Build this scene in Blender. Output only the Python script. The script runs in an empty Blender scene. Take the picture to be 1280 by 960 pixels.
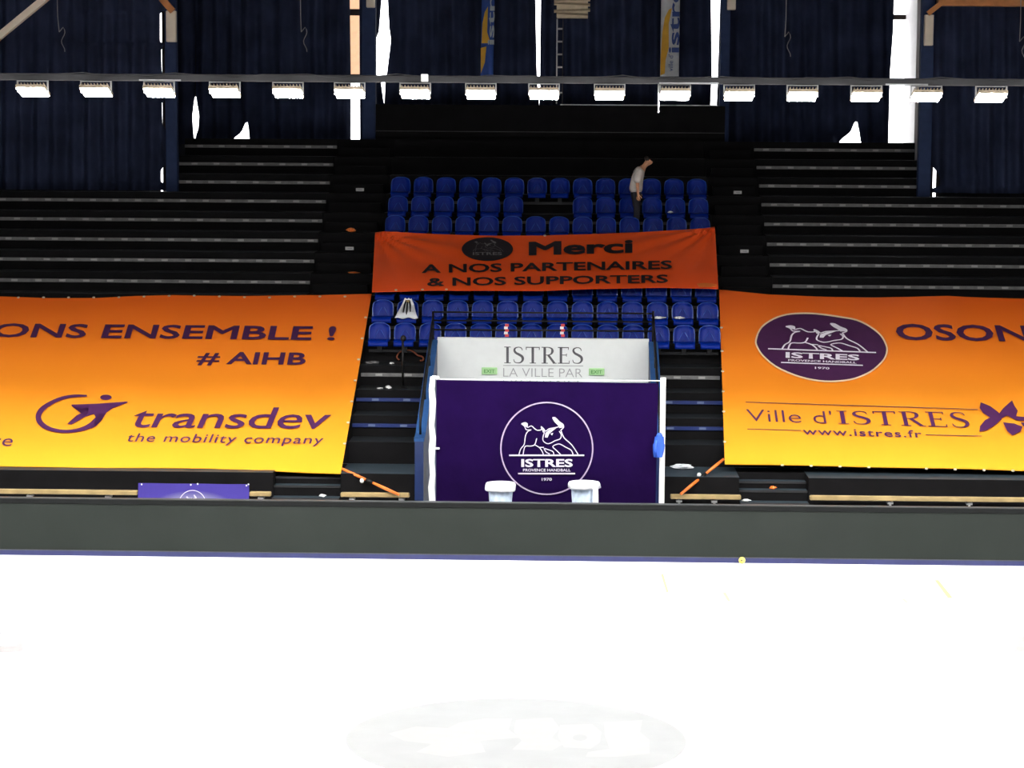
import bpy, math, random
from mathutils import Vector, Matrix
random.seed(4)
scn = bpy.context.scene
COL = scn.collection

# ------------------------------------------------------------------ camera, world, exposure
F_PX, TH, PS, RO, HC = 2916.94, 0.10315, 0.02581, 0.00647, 7.1415
_F0 = Vector((-math.sin(PS), math.cos(PS), 0)); _Z = Vector((0, 0, 1))
FWD = _F0 * math.cos(TH) - _Z * math.sin(TH)
_U = _F0 * math.sin(TH) + _Z * math.cos(TH)
_R = Vector((math.cos(PS), math.sin(PS), 0))
RGT = _R * math.cos(RO) + _U * math.sin(RO)
UPV = _U * math.cos(RO) - _R * math.sin(RO)
EYE = Vector((0, 0, HC))
cam_d = bpy.data.cameras.new('camera')
cam_d.sensor_width = 36.0
cam_d.lens = F_PX / 1280 * 36.0
cam_d.clip_start = 0.5; cam_d.clip_end = 300
cam = bpy.data.objects.new('camera', cam_d); COL.objects.link(cam)
m3 = Matrix((RGT, UPV, -FWD)).transposed()
cam.matrix_world = Matrix.Translation(EYE) @ m3.to_4x4()
scn.camera = cam

w = bpy.data.worlds.new('world'); scn.world = w; w.use_nodes = True
w.node_tree.nodes['Background'].inputs[0].default_value = (0.8, 0.88, 1, 1)
w.node_tree.nodes['Background'].inputs[1].default_value = 1.0
scn.view_settings.view_transform = 'Standard'
scn.view_settings.look = 'None'
scn.view_settings.gamma = 1
scn.view_settings.use_curve_mapping = False
scn.view_settings.exposure = 1.12
FLOOD, FILL, DAY = 140.0, 66.0, 3.0       # floodlights on the beam, added ceiling fill lamps, daylit panes

def ray(px, py):
    return (FWD + RGT * ((px - 640) / F_PX) - UPV * ((py - 480) / F_PX))
def atY(px, py, Y):
    d = ray(px, py); return EYE + d * (Y / d.y)
def atZ(px, py, Z):
    d = ray(px, py); return EYE + d * ((Z - HC) / d.z)
class Plane:
    def __init__(s, p, n): s.p = Vector(p); s.n = Vector(n).normalized()
    def pt(s, px, py, off=0.0):
        d = ray(px, py); k = (s.p - EYE).dot(s.n) / d.dot(s.n)
        return EYE + d * k + s.n * off
def vplane(Y): return Plane((0, Y, 0), (0, -1, 0))

# ------------------------------------------------------------------ materials
MATS = {}
def mat(name, col, rough=0.6, metal=0.0, emit=0.0, ecol=None, var=0.12, scale=6.0, bump=0.0, bscale=30.0, spec=0.5, coat=0.0):
    m = bpy.data.materials.new(name); m.use_nodes = True
    nt = m.node_tree; b = nt.nodes['Principled BSDF']
    b.inputs['Roughness'].default_value = rough
    b.inputs['Metallic'].default_value = metal
    b.inputs['Specular IOR Level'].default_value = spec
    b.inputs['Coat Weight'].default_value = coat
    tc = nt.nodes.new('ShaderNodeTexCoord')
    nz = nt.nodes.new('ShaderNodeTexNoise'); nz.inputs['Scale'].default_value = scale; nz.inputs['Detail'].default_value = 4
    nt.links.new(tc.outputs['Object'], nz.inputs['Vector'])
    cr = nt.nodes.new('ShaderNodeValToRGB')
    c0 = [max(0, c * (1 - var)) for c in col]; c1 = [min(1, c * (1 + var)) for c in col]
    cr.color_ramp.elements[0].position = 0.3; cr.color_ramp.elements[1].position = 0.7
    cr.color_ramp.elements[0].color = (*c0, 1); cr.color_ramp.elements[1].color = (*c1, 1)
    nt.links.new(nz.outputs['Fac'], cr.inputs['Fac'])
    nt.links.new(cr.outputs['Color'], b.inputs['Base Color'])
    if bump:
        n2 = nt.nodes.new('ShaderNodeTexNoise'); n2.inputs['Scale'].default_value = bscale; n2.inputs['Detail'].default_value = 3
        nt.links.new(tc.outputs['Object'], n2.inputs['Vector'])
        bp = nt.nodes.new('ShaderNodeBump'); bp.inputs['Strength'].default_value = bump; bp.inputs['Distance'].default_value = 0.05
        nt.links.new(n2.outputs['Fac'], bp.inputs['Height']); nt.links.new(bp.outputs['Normal'], b.inputs['Normal'])
    if emit:
        b.inputs['Emission Color'].default_value = (*(ecol or col), 1)
        b.inputs['Emission Strength'].default_value = emit
    MATS[name] = m
    return m
def srgb(r, g, b):
    f = lambda c: (c / 255 / 12.92) if c / 255 <= 0.04045 else ((c / 255 + 0.055) / 1.055) ** 2.4
    return (f(r), f(g), f(b))
mat('court', (0.80, 0.81, 0.83), 0.45, var=0.02, scale=1.5)
mat('court_ring', (0.285, 0.297, 0.302), 0.45, var=0.05, scale=2)
mat('court_patch', (0.32, 0.328, 0.328), 0.45, var=0.02)
mat('court_mark', (0.285, 0.28, 0.285), 0.5, var=0.04)
mat('tape_yellow', (0.34, 0.32, 0.17), 0.5, var=0.05)
mat('hall_dark', (0.015, 0.015, 0.018), 0.9)
mat('ceiling_dark', (0.06, 0.05, 0.045), 0.9)
mat('stand_black', (0.0035, 0.0032, 0.0038), 0.8, var=0.3, scale=3, spec=0.15)
mat('tread', (0.009, 0.0115, 0.013), 0.5, var=0.25, scale=5, spec=0.4)  # base lightened towards blue to give the treads a sheen
mat('gangway', (0.028, 0.042, 0.054), 0.5, spec=0.4, var=0.2, scale=4)
mat('rail_grey', (0.15, 0.148, 0.15), 0.5, var=0.2, scale=8)
mat('plate_light', (0.36, 0.355, 0.35), 0.5)
mat('rail_blue', (0.004, 0.018, 0.12), 0.5)
mat('plate_blue', (0.12, 0.16, 0.30), 0.5)
mat('seat_blue', (0.0008, 0.017, 0.225), 0.35, var=0.08, spec=0.12)
mat('seat_highlight', (0.022, 0.085, 0.42), 0.18, var=0.05, spec=0.9)  # paler, glossier blue: highlights of edge and ridges put into the colour
mat('bracket_dark', (0.015, 0.015, 0.02), 0.5)
mat('wall_blue', (0.006, 0.022, 0.10), 0.5)
mat('cap_blue', (0.025, 0.085, 0.24), 0.6, spec=0.2)
mat('white_board', (0.80, 0.83, 0.82), 0.5, var=0.02)
mat('ink_grey', (0.10, 0.10, 0.11), 0.6)
mat('ink_pale', (0.50, 0.51, 0.51), 0.6)
mat('ink_light', (0.38, 0.39, 0.40), 0.6)
mat('purple_cloth', (0.0080, 0.0016, 0.029), 0.9, spec=0.04, var=0.15, scale=1.5, bump=0.15, bscale=4)
mat('print_white', (0.78, 0.74, 0.82), 0.6, var=0.03)
mat('print_lilac', (0.34, 0.26, 0.40), 0.6, var=0.03)
mat('print_purple', (0.055, 0.010, 0.060), 0.6, var=0.08)
mat('print_violet', (0.075, 0.014, 0.085), 0.6, var=0.08)
mat('print_black', (0.012, 0.008, 0.012), 0.6)
mat('print_soft', (0.50, 0.46, 0.56), 0.6, var=0.03)
mat('print_grey', (0.20, 0.20, 0.20), 0.6)
mat('cream_line', (0.85, 0.62, 0.40), 0.6, var=0.03)
mat('merci_orange', (0.96, 0.100, 0.011), 0.55, var=0.06, scale=1.2, bump=0.25, bscale=2.5)
mat('strap_orange', (0.85, 0.20, 0.03), 0.5)
mat('eyelet', (0.75, 0.68, 0.55), 0.35, metal=0.3)
mat('barrier', (0.0215, 0.0255, 0.0225), 0.7, var=0.08, scale=0.7, spec=0.1)
mat('barrier_rail', (0.006, 0.0066, 0.0066), 0.6, spec=0.15)
mat('barrier_edge', (0.05, 0.053, 0.056), 0.5)
mat('kick_blue', (0.02, 0.024, 0.10), 0.5)
mat('ball_yellow', (0.75, 0.62, 0.12), 0.5)
mat('wood_pale', (0.36, 0.26, 0.115), 0.5, var=0.2, scale=4)
mat('wood_orange', (0.50, 0.20, 0.06), 0.55, var=0.2, scale=4)
mat('steel', (0.45, 0.46, 0.47), 0.4, metal=0.6)
mat('steel_dark', (0.035, 0.035, 0.038), 0.5, metal=0.3)
mat('white_paint', (0.80, 0.80, 0.80), 0.5, var=0.04)
mat('white_cloth', (0.80, 0.82, 0.86), 0.75, var=0.05, bump=0.3, bscale=12)
mat('pale_blue_cloth', (0.52, 0.62, 0.76), 0.75, var=0.15, scale=14)
mat('curtain', (0.021, 0.028, 0.058), 0.9, var=0.35, scale=1.4, spec=0.1)
mat('pillar_navy', (0.024, 0.040, 0.10), 0.8, spec=0.2)
mat('box_beige', (0.80, 0.72, 0.58), 0.6, var=0.04)
mat('daylight', (0.9, 0.9, 0.95), 0.5, emit=DAY, ecol=(0.95, 0.97, 1.0))
mat('daylight_warm', (0.9, 0.7, 0.5), 0.5, emit=0.45, ecol=(1.0, 0.62, 0.36))
mat('reveal', (0.86, 0.82, 0.80), 0.7, var=0.03)
mat('lamp_led', (1, 1, 1), 0.5, emit=FLOOD, ecol=(1.0, 0.985, 0.96))
mat('fill_led', (1, 1, 1), 0.5, emit=FILL, ecol=(1.0, 0.985, 0.96))
mat('lamp_body', (0.30, 0.24, 0.17), 0.5, metal=0.2)
mat('flag_blue', (0.015, 0.06, 0.28), 0.7)
mat('flag_white', (0.42, 0.44, 0.46), 0.7)
mat('flag_yellow', (0.55, 0.30, 0.02), 0.7)
mat('flag_ink', (0.02, 0.05, 0.2), 0.7)
mat('flag_pale', (0.35, 0.40, 0.45), 0.7)
mat('skin', (0.60, 0.30, 0.17), 0.55)
mat('hair', (0.02, 0.014, 0.01), 0.7)
mat('shirt_grey', (0.62, 0.59, 0.55), 0.85, bump=0.3, bscale=18)
mat('trousers', (0.012, 0.012, 0.018), 0.85)
mat('shoe', (0.03, 0.03, 0.03), 0.6)
mat('eye_dark', (0.02, 0.015, 0.01), 0.3)
mat('black_plastic', (0.004, 0.004, 0.004), 0.5, spec=0.3)
mat('cable_rust', (0.28, 0.07, 0.03), 0.6)
mat('cable_grey', (0.25, 0.25, 0.26), 0.6)
mat('paper', (0.75, 0.75, 0.75), 0.7, var=0.1, scale=20)
mat('tape_red', (0.6, 0.05, 0.05), 0.5)
mat('jacket_blue', (0.02, 0.09, 0.50), 0.6)
mat('exit_green', (0.36, 0.58, 0.30), 0.4, emit=0.08, ecol=(0.40, 0.8, 0.3))
mat('exit_print', (0.10, 0.30, 0.08), 0.5)
mat('slat_beige', (0.62, 0.52, 0.36), 0.6)
mat('banner_violet', (0.05, 0.035, 0.28), 0.6, var=0.06)
mat('dark_brown', (0.05, 0.03, 0.025), 0.6)

def gradient_mat(name, stops, z0, z1):
    """colour running from the foot (z0) to the head (z1) of a banner"""
    m = mat(name, (0.8, 0.3, 0.02), 0.55, var=0.0, bump=0.12, bscale=1.6)
    nt = m.node_tree; b = nt.nodes['Principled BSDF']
    geo = nt.nodes.new('ShaderNodeTexCoord'); sep = nt.nodes.new('ShaderNodeSeparateXYZ')
    nt.links.new(geo.outputs['Object'], sep.inputs[0])
    mr = nt.nodes.new('ShaderNodeMapRange'); mr.inputs[1].default_value = z0; mr.inputs[2].default_value = z1
    nt.links.new(sep.outputs['Z'], mr.inputs[0])
    cr = nt.nodes.new('ShaderNodeValToRGB')
    while len(cr.color_ramp.elements) < len(stops): cr.color_ramp.elements.new(0.5)
    for e, (p, c) in zip(cr.color_ramp.elements, stops): e.position = p; e.color = (*c, 1)
    nt.links.new(mr.outputs[0], cr.inputs[0]); nt.links.new(cr.outputs[0], b.inputs['Base Color'])
    return m

# ------------------------------------------------------------------ object helpers
WLOC = {}
def link(o): COL.objects.link(o); return o
def tag(o, label=None, cat=None, group=None, kind=None):
    if label: o['label'] = label
    if cat: o['category'] = cat
    if group: o['group'] = group
    if kind: o['kind'] = kind
    return o
def thing(name, label, cat, loc=(0, 0, 0), group=None):
    o = bpy.data.objects.new(name, None); o.empty_display_size = 0.2
    link(o); o.location = loc; WLOC[o.name] = Vector(loc)
    return tag(o, label, cat, group)
def copy_tree(o, loc=None, parent=None):
    c = o.copy(); link(c)
    if loc is not None: c.location = loc
    if parent is not None: c.parent = parent
    WLOC[c.name] = Vector(c.location) if parent is None else WLOC[parent.name]
    for ch in list(o.children): copy_tree(ch, None, c)
    return c
class MB:
    def __init__(s): s.v = []; s.f = []
    def add(s, vs, fs):
        k = len(s.v); s.v += [Vector(p) for p in vs]; s.f += [tuple(i + k for i in f) for f in fs]; return s
    def box(s, x0, x1, y0, y1, z0, z1):
        vs = [(x, y, z) for z in (z0, z1) for y in (y0, y1) for x in (x0, x1)]
        return s.add(vs, [(0, 2, 3, 1), (4, 5, 7, 6), (0, 1, 5, 4), (2, 6, 7, 3), (0, 4, 6, 2), (1, 3, 7, 5)])
    def bevbox(s, x0, x1, y0, y1, z0, z1, b=0.01):
        # box with chamfered vertical and horizontal edges
        vs = []
        for z, i in ((z0, b), (z0 + b, 0), (z1 - b, 0), (z1, b)):
            vs += [(x0 + i + b, y0 + i, z), (x1 - i - b, y0 + i, z), (x1 - i, y0 + i + b, z), (x1 - i, y1 - i - b, z),
                   (x1 - i - b, y1 - i, z), (x0 + i + b, y1 - i, z), (x0 + i, y1 - i - b, z), (x0 + i, y0 + i + b, z)]
        fs = [tuple(range(7, -1, -1)), tuple(range(24, 32))]
        for l in range(3):
            for k in range(8):
                a = l * 8 + k; c = l * 8 + (k + 1) % 8
                fs.append((a, c, c + 8, a + 8))
        return s.add(vs, fs)
    def tube(s, pts, r, n=8, caps=True):
        pts = [Vector(p) for p in pts]; rs = r if isinstance(r, (list, tuple)) else [r] * len(pts)
        k = len(s.v); up = None
        for i, p in enumerate(pts):
            d = (pts[min(i + 1, len(pts) - 1)] - pts[max(i - 1, 0)]).normalized()
            if up is None: up = d.orthogonal().normalized()
            up = (up - d * up.dot(d)).normalized(); sd = d.cross(up)
            for j in range(n):
                a = 2 * math.pi * j / n
                s.v.append(p + up * (math.cos(a) * rs[i]) + sd * (math.sin(a) * rs[i]))
        for i in range(len(pts) - 1):
            for j in range(n):
                a = k + i * n + j; b = k + i * n + (j + 1) % n
                s.f.append((a, b, b + n, a + n))
        if caps:
            s.f.append(tuple(k + j for j in range(n - 1, -1, -1)))
            e = k + (len(pts) - 1) * n; s.f.append(tuple(e + j for j in range(n)))
        return s
    def lathe(s, prof, c=(0, 0, 0), n=20, wob=None):
        k = len(s.v); c = Vector(c)
        for i, (r, z) in enumerate(prof):
            for j in range(n):
                a = 2 * math.pi * j / n
                q = r * (1 + (wob(i, a) if wob else 0))
                s.v.append(c + Vector((q * math.cos(a), q * math.sin(a), z)))
        for i in range(len(prof) - 1):
            for j in range(n):
                a = k + i * n + j; b = k + i * n + (j + 1) % n
                s.f.append((a, b, b + n, a + n))
        s.f.append(tuple(k + j for j in range(n - 1, -1, -1)))
        e = k + (len(prof) - 1) * n; s.f.append(tuple(e + j for j in range(n)))
        return s
    def grid(s, fn, nu, nv, closed=False):
        k = len(s.v)
        for j in range(nv + 1):
            for i in range(nu + 1): s.v.append(Vector(fn(i / nu, j / nv)))
        for j in range(nv):
            for i in range(nu):
                a = k + j * (nu + 1) + i; s.f.append((a, a + 1, a + nu + 2, a + nu + 1))
        return s
    def slab(s, fn, nu, nv, th):
        """sheet of thickness th; fn(u,v,off) gives the point pushed off along its own normal"""
        n = (nu + 1) * (nv + 1); k = len(s.v)
        s.grid(lambda u, v: fn(u, v, 0), nu, nv)
        s.grid(lambda u, v: fn(u, v, -th), nu, nv)
        q = lambda i, j: k + j * (nu + 1) + i
        for i in range(nu):
            s.f.append((q(i, 0), q(i, 0) + n, q(i + 1, 0) + n, q(i + 1, 0)))
            s.f.append((q(i, nv), q(i + 1, nv), q(i + 1, nv) + n, q(i, nv) + n))
        for j in range(nv):
            s.f.append((q(0, j), q(0, j + 1), q(0, j + 1) + n, q(0, j) + n))
            s.f.append((q(nu, j), q(nu, j) + n, q(nu, j + 1) + n, q(nu, j + 1)))
        return s
    def sphere(s, c, rx, ry, rz, n=12, m=8):
        c = Vector(c)
        prof = []
        k = len(s.v)
        for i in range(m + 1):
            t = math.pi * i / m
            for j in range(n):
                a = 2 * math.pi * j / n
                q = max(math.sin(t), 0.02)
                s.v.append(c + Vector((rx * q * math.cos(a), ry * q * math.sin(a), -rz * math.cos(t))))
        for i in range(m):
            for j in range(n):
                a = k + i * n + j; b = k + i * n + (j + 1) % n
                s.f.append((a, b, b + n, a + n))
        return s
    def build(s, name, m, parent=None, loc=None, smooth=False):
        base = WLOC[parent.name] if parent is not None else Vector(loc or (0, 0, 0))
        me = bpy.data.meshes.new(name)
        me.from_pydata([tuple(p - base) for p in s.v], [], s.f); me.update()
        if smooth:
            for p in me.polygons: p.use_smooth = True
        me.materials.append(MATS[m] if isinstance(m, str) else m)
        o = bpy.data.objects.new(name, me); link(o)
        if parent is not None: o.parent = parent; WLOC[o.name] = base
        else: o.location = base; WLOC[o.name] = base
        return o
def struct(name, mb, m, parent=None):
    o = mb.build(name, m, parent)
    if parent is None: o['kind'] = 'structure'
    return o
ORD = ['first', 'second', 'third', 'fourth', 'fifth', 'sixth', 'seventh', 'eighth', 'ninth', 'tenth', 'eleventh', 'twelfth',
       'thirteenth', 'fourteenth', 'fifteenth', 'sixteenth']

# ------------------------------------------------------------------ flat prints (2D shapes in picture pixels laid on a surface)
def text2d(body, bold=0.0, shear=0.0, space=1.0):
    c = bpy.data.curves.new('lettering', 'FONT'); c.body = body; c.shear = shear
    c.space_character = space; c.resolution_u = 3
    o = bpy.data.objects.new('lettering', c); link(o)
    dg = bpy.context.evaluated_depsgraph_get(); ev = o.evaluated_get(dg); me = ev.to_mesh()
    v = [(p.co.x, p.co.y) for p in me.vertices]; f = [tuple(p.vertices) for p in me.polygons]
    ev.to_mesh_clear(); bpy.data.objects.remove(o); bpy.data.curves.remove(c)
    if bold:      # heavier or lighter weight: push the outline along its own normals
        ec = {}
        for q in f:
            ar = sum(v[q[i]][0] * v[q[(i + 1) % len(q)]][1] - v[q[(i + 1) % len(q)]][0] * v[q[i]][1] for i in range(len(q)))
            qq = q if ar > 0 else q[::-1]
            for i in range(len(qq)):
                e = (qq[i], qq[(i + 1) % len(qq)])
                if (e[1], e[0]) in ec: del ec[(e[1], e[0])]
                else: ec[e] = 1
        nr = {}
        for i, j in ec:
            dx, dy = v[j][0] - v[i][0], v[j][1] - v[i][1]; L = math.hypot(dx, dy)
            if L < 1e-9: continue
            for k in (i, j): nr.setdefault(k, []).append((dy / L, -dx / L))
        w2 = list(v)
        for k, ns in nr.items():
            sx = sum(n[0] for n in ns); sy = sum(n[1] for n in ns); L2 = sx * sx + sy * sy
            if L2 < 1e-6: continue
            m_ = len(ns) / L2; L = math.sqrt(L2); m_ = min(m_, 1.8 / L)
            w2[k] = (v[k][0] + sx * m_ * bold, v[k][1] + sy * m_ * bold)
        v = w2
    return v, f
def ribbon2d(pts, wd, closed=False):
    n = len(pts); ws = wd if isinstance(wd, (list, tuple)) else [wd] * n
    v = []; f = []
    for i, p in enumerate(pts):
        a = pts[(i - 1) % n] if (closed or i > 0) else p
        b = pts[(i + 1) % n] if (closed or i < n - 1) else p
        dx, dy = b[0] - a[0], b[1] - a[1]; L = math.hypot(dx, dy) or 1
        nx, ny = -dy / L * ws[i] / 2, dx / L * ws[i] / 2
        v += [(p[0] + nx, p[1] + ny), (p[0] - nx, p[1] - ny)]
    m = n if closed else n - 1
    for i in range(m):
        j = (i + 1) % n
        f.append((2 * i, 2 * i + 1, 2 * j + 1, 2 * j))
    return v, f
def smooth2d(pts, k=4, closed=False):
    n = len(pts); out = []
    rng = range(n if closed else n - 1)
    for i in rng:
        g = lambda q: pts[q % n] if closed else pts[min(max(q, 0), n - 1)]
        p0, p1, p2, p3 = g(i - 1), g(i), g(i + 1), g(i + 2)
        for t in [q / k for q in range(k)]:
            out.append(tuple(0.5 * (2 * p1[d] + (p2[d] - p0[d]) * t + (2 * p0[d] - 5 * p1[d] + 4 * p2[d] - p3[d]) * t * t + (3 * p1[d] - p0[d] - 3 * p2[d] + p3[d]) * t ** 3) for d in range(len(pts[0]))))
    if not closed: out.append(tuple(pts[-1]))
    return out
def fit(shape, BL, BR, h, lean=0.0, hr=None):
    """shape's bounding box onto the quad with foot BL-BR and height h in pixels"""
    v, f = shape
    x0 = min(p[0] for p in v); x1 = max(p[0] for p in v); y0 = min(p[1] for p in v); y1 = max(p[1] for p in v)
    out = []
    for x, y in v:
        u = (x - x0) / (x1 - x0); q = (y - y0) / (y1 - y0); hh = h + ((hr or h) - h) * u
        bx = BL[0] + (BR[0] - BL[0]) * u; by = BL[1] + (BR[1] - BL[1]) * u
        out.append((bx + lean * (728 - bx) * hh * q, by - hh * q))
    return out, f
def words(shape_text, BL, BR, h, lean=0.0, bold=0.0, shear=0.0, space=1.0):
    """a line of lettering, one shape for each word"""
    v, f = fit(text2d(shape_text, bold, shear, space), BL, BR, h, lean)
    # connected pieces, grouped into words by the widest gaps
    par = list(range(len(v)))
    def fd(a):
        while par[a] != a: par[a] = par[par[a]]; a = par[a]
        return a
    for q in f:
        for i in q[1:]: par[fd(i)] = fd(q[0])
    comp = {}
    for i in range(len(v)): comp.setdefault(fd(i), []).append(i)
    fv = set(i for q in f for i in q)
    used = [c for c in comp.values() if c[0] in fv]
    sp = sorted(((min(v[i][0] for i in c), max(v[i][0] for i in c), c) for c in used), key=lambda t: t[0])
    gaps = []; mx = sp[0][1]
    for k in range(1, len(sp)): gaps.append((sp[k][0] - mx, k)); mx = max(mx, sp[k][1])
    cuts = sorted(k for g, k in sorted(gaps, reverse=True)[:shape_text.count(' ')])
    out = []
    for a, b in zip([0] + cuts, cuts + [len(sp)]):
        ids = [i for t in sp[a:b] for i in t[2]]; mp = {i: k for k, i in enumerate(ids)}
        out.append(([v[i] for i in ids], [tuple(mp[i] for i in q) for q in f if q[0] in mp]))
    return out
def merge(*shapes):
    v = []; f = []
    for a, b in shapes:
        k = len(v); v += a; f += [tuple(i + k for i in q) for q in b]
    return v, f
def mapxy(shape, fn): return [fn(*p) for p in shape[0]], shape[1]
def lay(name, shape, surf, off, m, parent):
    mb = MB(); mb.add([surf.pt(x, y, off) for x, y in shape[0]], shape[1])
    return mb.build(name, m, parent)
def poly2d(pts): return list(pts), [tuple(range(len(pts)))]
def ell(cx, cy, rx, ry, n=40): return [(cx + rx * math.cos(2 * math.pi * i / n), cy + ry * math.sin(2 * math.pi * i / n)) for i in range(n)]

def serif_word(word, gap=0.06):
    """roman capitals with thick stems, hairlines and serifs; unit cap height"""
    shapes = []; x = 0.0
    R = lambda p, w_: shapes.append(ribbon2d([(x + a, b) for a, b in p], w_))
    def sm(p, ws):
        q = smooth2d([(a, b, c) for (a, b), c in zip(p, ws)], 4)
        shapes.append(ribbon2d([(x + a, b) for a, b, c in q], [c for a, b, c in q]))
    for ch in word:
        if ch == 'I':
            R([(.17, 0), (.17, 1)], .13); R([(.0, .02), (.34, .02)], .045); R([(.0, .98), (.34, .98)], .045); adv = .34
        elif ch == 'S':
            sm([(.50, .78), (.45, .92), (.30, .975), (.13, .91), (.09, .77), (.17, .63), (.33, .53), (.49, .40), (.52, .22), (.42, .06), (.25, .025), (.10, .08), (.05, .24)],
               [.03, .05, .05, .08, .11, .13, .14, .14, .12, .08, .05, .05, .03]); adv = .58
        elif ch == 'T':
            R([(.36, 0), (.36, 1)], .13); R([(0, .97), (.72, .97)], .055); R([(.02, .99), (.02, .82)], .04); R([(.70, .99), (.70, .82)], .04); R([(.2, .02), (.52, .02)], .045); adv = .72
        elif ch == 'R':
            R([(.16, 0), (.16, 1)], .13); R([(0, .02), (.32, .02)], .045); R([(0, .98), (.3, .98)], .045)
            sm([(.16, .975), (.36, .975), (.52, .90), (.56, .75), (.50, .59), (.36, .52), (.16, .51)], [.045, .05, .09, .13, .09, .05, .045])
            R([(.34, .52), (.66, .02)], .12); R([(.58, .02), (.78, .02)], .045); adv = .74
        elif ch == 'E':
            R([(.16, 0), (.16, 1)], .13); R([(0, .975), (.56, .975)], .05); R([(.16, .52), (.46, .52)], .045); R([(0, .025), (.60, .025)], .05)
            R([(.55, 1), (.55, .84)], .035); R([(.59, 0), (.59, .18)], .035); R([(.45, .61), (.45, .43)], .035); adv = .62
        x += adv + gap
    return merge(*shapes)

# the bull emblem, in the pixels of an enlarged view of the backdrop
BULL_LINES = [
    [(395, 528), (410, 480), (440, 440), (450, 370), (470, 332), (500, 318), (458, 318), (442, 288), (416, 268)],
    [(416, 268), (445, 258), (466, 268), (468, 298), (500, 285), (525, 306), (550, 322), (585, 316), (582, 290), (606, 312), (620, 330), (650, 310), (690, 302), (730, 292), (726, 278), (698, 250), (678, 215)],
    [(678, 215), (702, 217), (735, 250), (766, 272), (772, 298), (748, 320)],
    [(610, 340), (598, 380), (600, 412), (632, 434), (662, 430), (700, 410), (742, 394), (752, 360), (735, 330)],
    [(748, 320), (775, 385), (840, 445), (895, 528)],
    [(852, 528), (835, 490), (790, 465), (745, 440), (715, 440), (680, 460), (715, 495), (748, 528)],
    [(610, 475), (650, 488), (682, 502), (690, 528)], [(605, 475), (625, 506), (655, 522)],
    [(430, 528), (440, 475), (455, 455), (500, 455), (530, 440), (545, 390)],
    [(530, 445), (570, 470), (595, 508), (600, 528)], [(560, 466), (606, 466)]]
BULL_FILLS = [[(618, 345), (655, 316), (712, 302), (680, 326), (650, 352), (636, 384), (614, 382)],
              [(678, 215), (702, 217), (735, 250), (766, 272), (772, 298), (735, 304), (732, 280), (700, 252)],
              [(582, 290), (606, 312), (614, 345), (596, 338)], [(416, 268), (445, 258), (464, 268), (464, 300), (444, 288)],
              [(660, 350), (684, 344), (674, 366)]]
def bull(fn, wd=9.0, text=True, lines=True):
    sh = []
    for l in BULL_LINES: sh.append(ribbon2d(smooth2d(l, 3), wd))
    for p in BULL_FILLS: sh.append(poly2d(p))
    if lines: sh += [ribbon2d([(312, 533), (945, 533)], 13), ribbon2d([(388, 687), (868, 687)], 12)]
    if text:
        sh.append(fit(text2d('ISTRES', 0.03), (415, 632), (848, 632), 68))
        sh.append(fit(text2d('PROVENCE HANDBALL', 0.015), (430, 669), (830, 669), 23))
        sh.append(fit(text2d('1970', 0.02), (587, 748), (672, 748), 25))
    return mapxy(merge(*sh), fn)

# ------------------------------------------------------------------ hall shell
T, RISE, Y0, Z0 = 0.8, 0.39785, 43.4445, 1.8383
def rowY(n): return Y0 + n * T
def rowZ(n): return Z0 + n * RISE          # middle of the seat rail on the riser
def treadZ(n): return rowZ(n) + 0.18       # tread above that riser
XL, XR, YN, YF, ZC = -24.0, 22.0, -6.0, 55.7, 13.0
YB = Y0 - 3.9                               # barrier front
fl = struct('floor', MB().box(XL, XR, YN, YF + 0.3, -0.2, 0.0), 'court')
struct('ceiling', MB().box(XL, XR, YN, YF + 0.3, ZC, ZC + 0.2), 'ceiling_dark')
struct('wall_left', MB().box(XL - 0.2, XL, YN, YF + 0.3, -0.2, ZC), 'hall_dark')
struct('wall_right', MB().box(XR, XR + 0.2, YN, YF + 0.3, -0.2, ZC), 'hall_dark')
struct('wall_front', MB().box(XL, XR, YN - 0.2, YN, -0.2, ZC), 'hall_dark')
struct('wall_back', MB().box(XL, XR, YF, YF + 0.3, -0.2, ZC), 'hall_dark')

# floor prints: centre ring, patches, tape
class FloorS:
    def pt(s, x, y, off=0): return atZ(x, y, off)
FS = FloorS()
cc = atZ(645, 923, 0)
ring = [(cc.x + 2.05 * math.cos(2 * math.pi * i / 64), cc.y + 2.05 * math.sin(2 * math.pi * i / 64)) for i in range(64)]
mb = MB(); mb.add([(x, y, 0.002) for x, y in ring], [tuple(range(64))]); mb.build('floor_print', 'court_ring', fl)
patches = [[(485, 917), (520, 908), (560, 910), (575, 903), (607, 898), (640, 898), (636, 912), (650, 922), (600, 926), (607, 940), (560, 946), (520, 940), (540, 930), (505, 926)],
           [(645, 900), (690, 897), (700, 910), (690, 922), (705, 930), (690, 938), (640, 937), (652, 926), (642, 914)],
           [(700, 906), (740, 905), (752, 915), (750, 928), (738, 936), (705, 934), (697, 920)],
           [(755, 903), (803, 900), (800, 915), (812, 925), (812, 942), (772, 946), (732, 946), (735, 940), (762, 936), (756, 920)]]
for p in patches: lay('floor_print', poly2d(p), FS, 0.004, 'court_patch', fl)
lay('floor_print', poly2d(ell(725, 922, 9, 4, 16)), FS, 0.006, 'court_ring', fl)
lay('floor_print', poly2d([(-40, 790), (31, 791), (28, 815), (-40, 817)]), FS, 0.003, 'court_mark', fl)
lay('floor_print', poly2d([(-40, 800), (22, 800), (20, 807), (-40, 808)]), FS, 0.005, 'court', fl)
lay('floor_print', poly2d([(1271, 795), (1320, 795), (1320, 815), (1268, 815)]), FS, 0.003, 'court_mark', fl)
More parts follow.
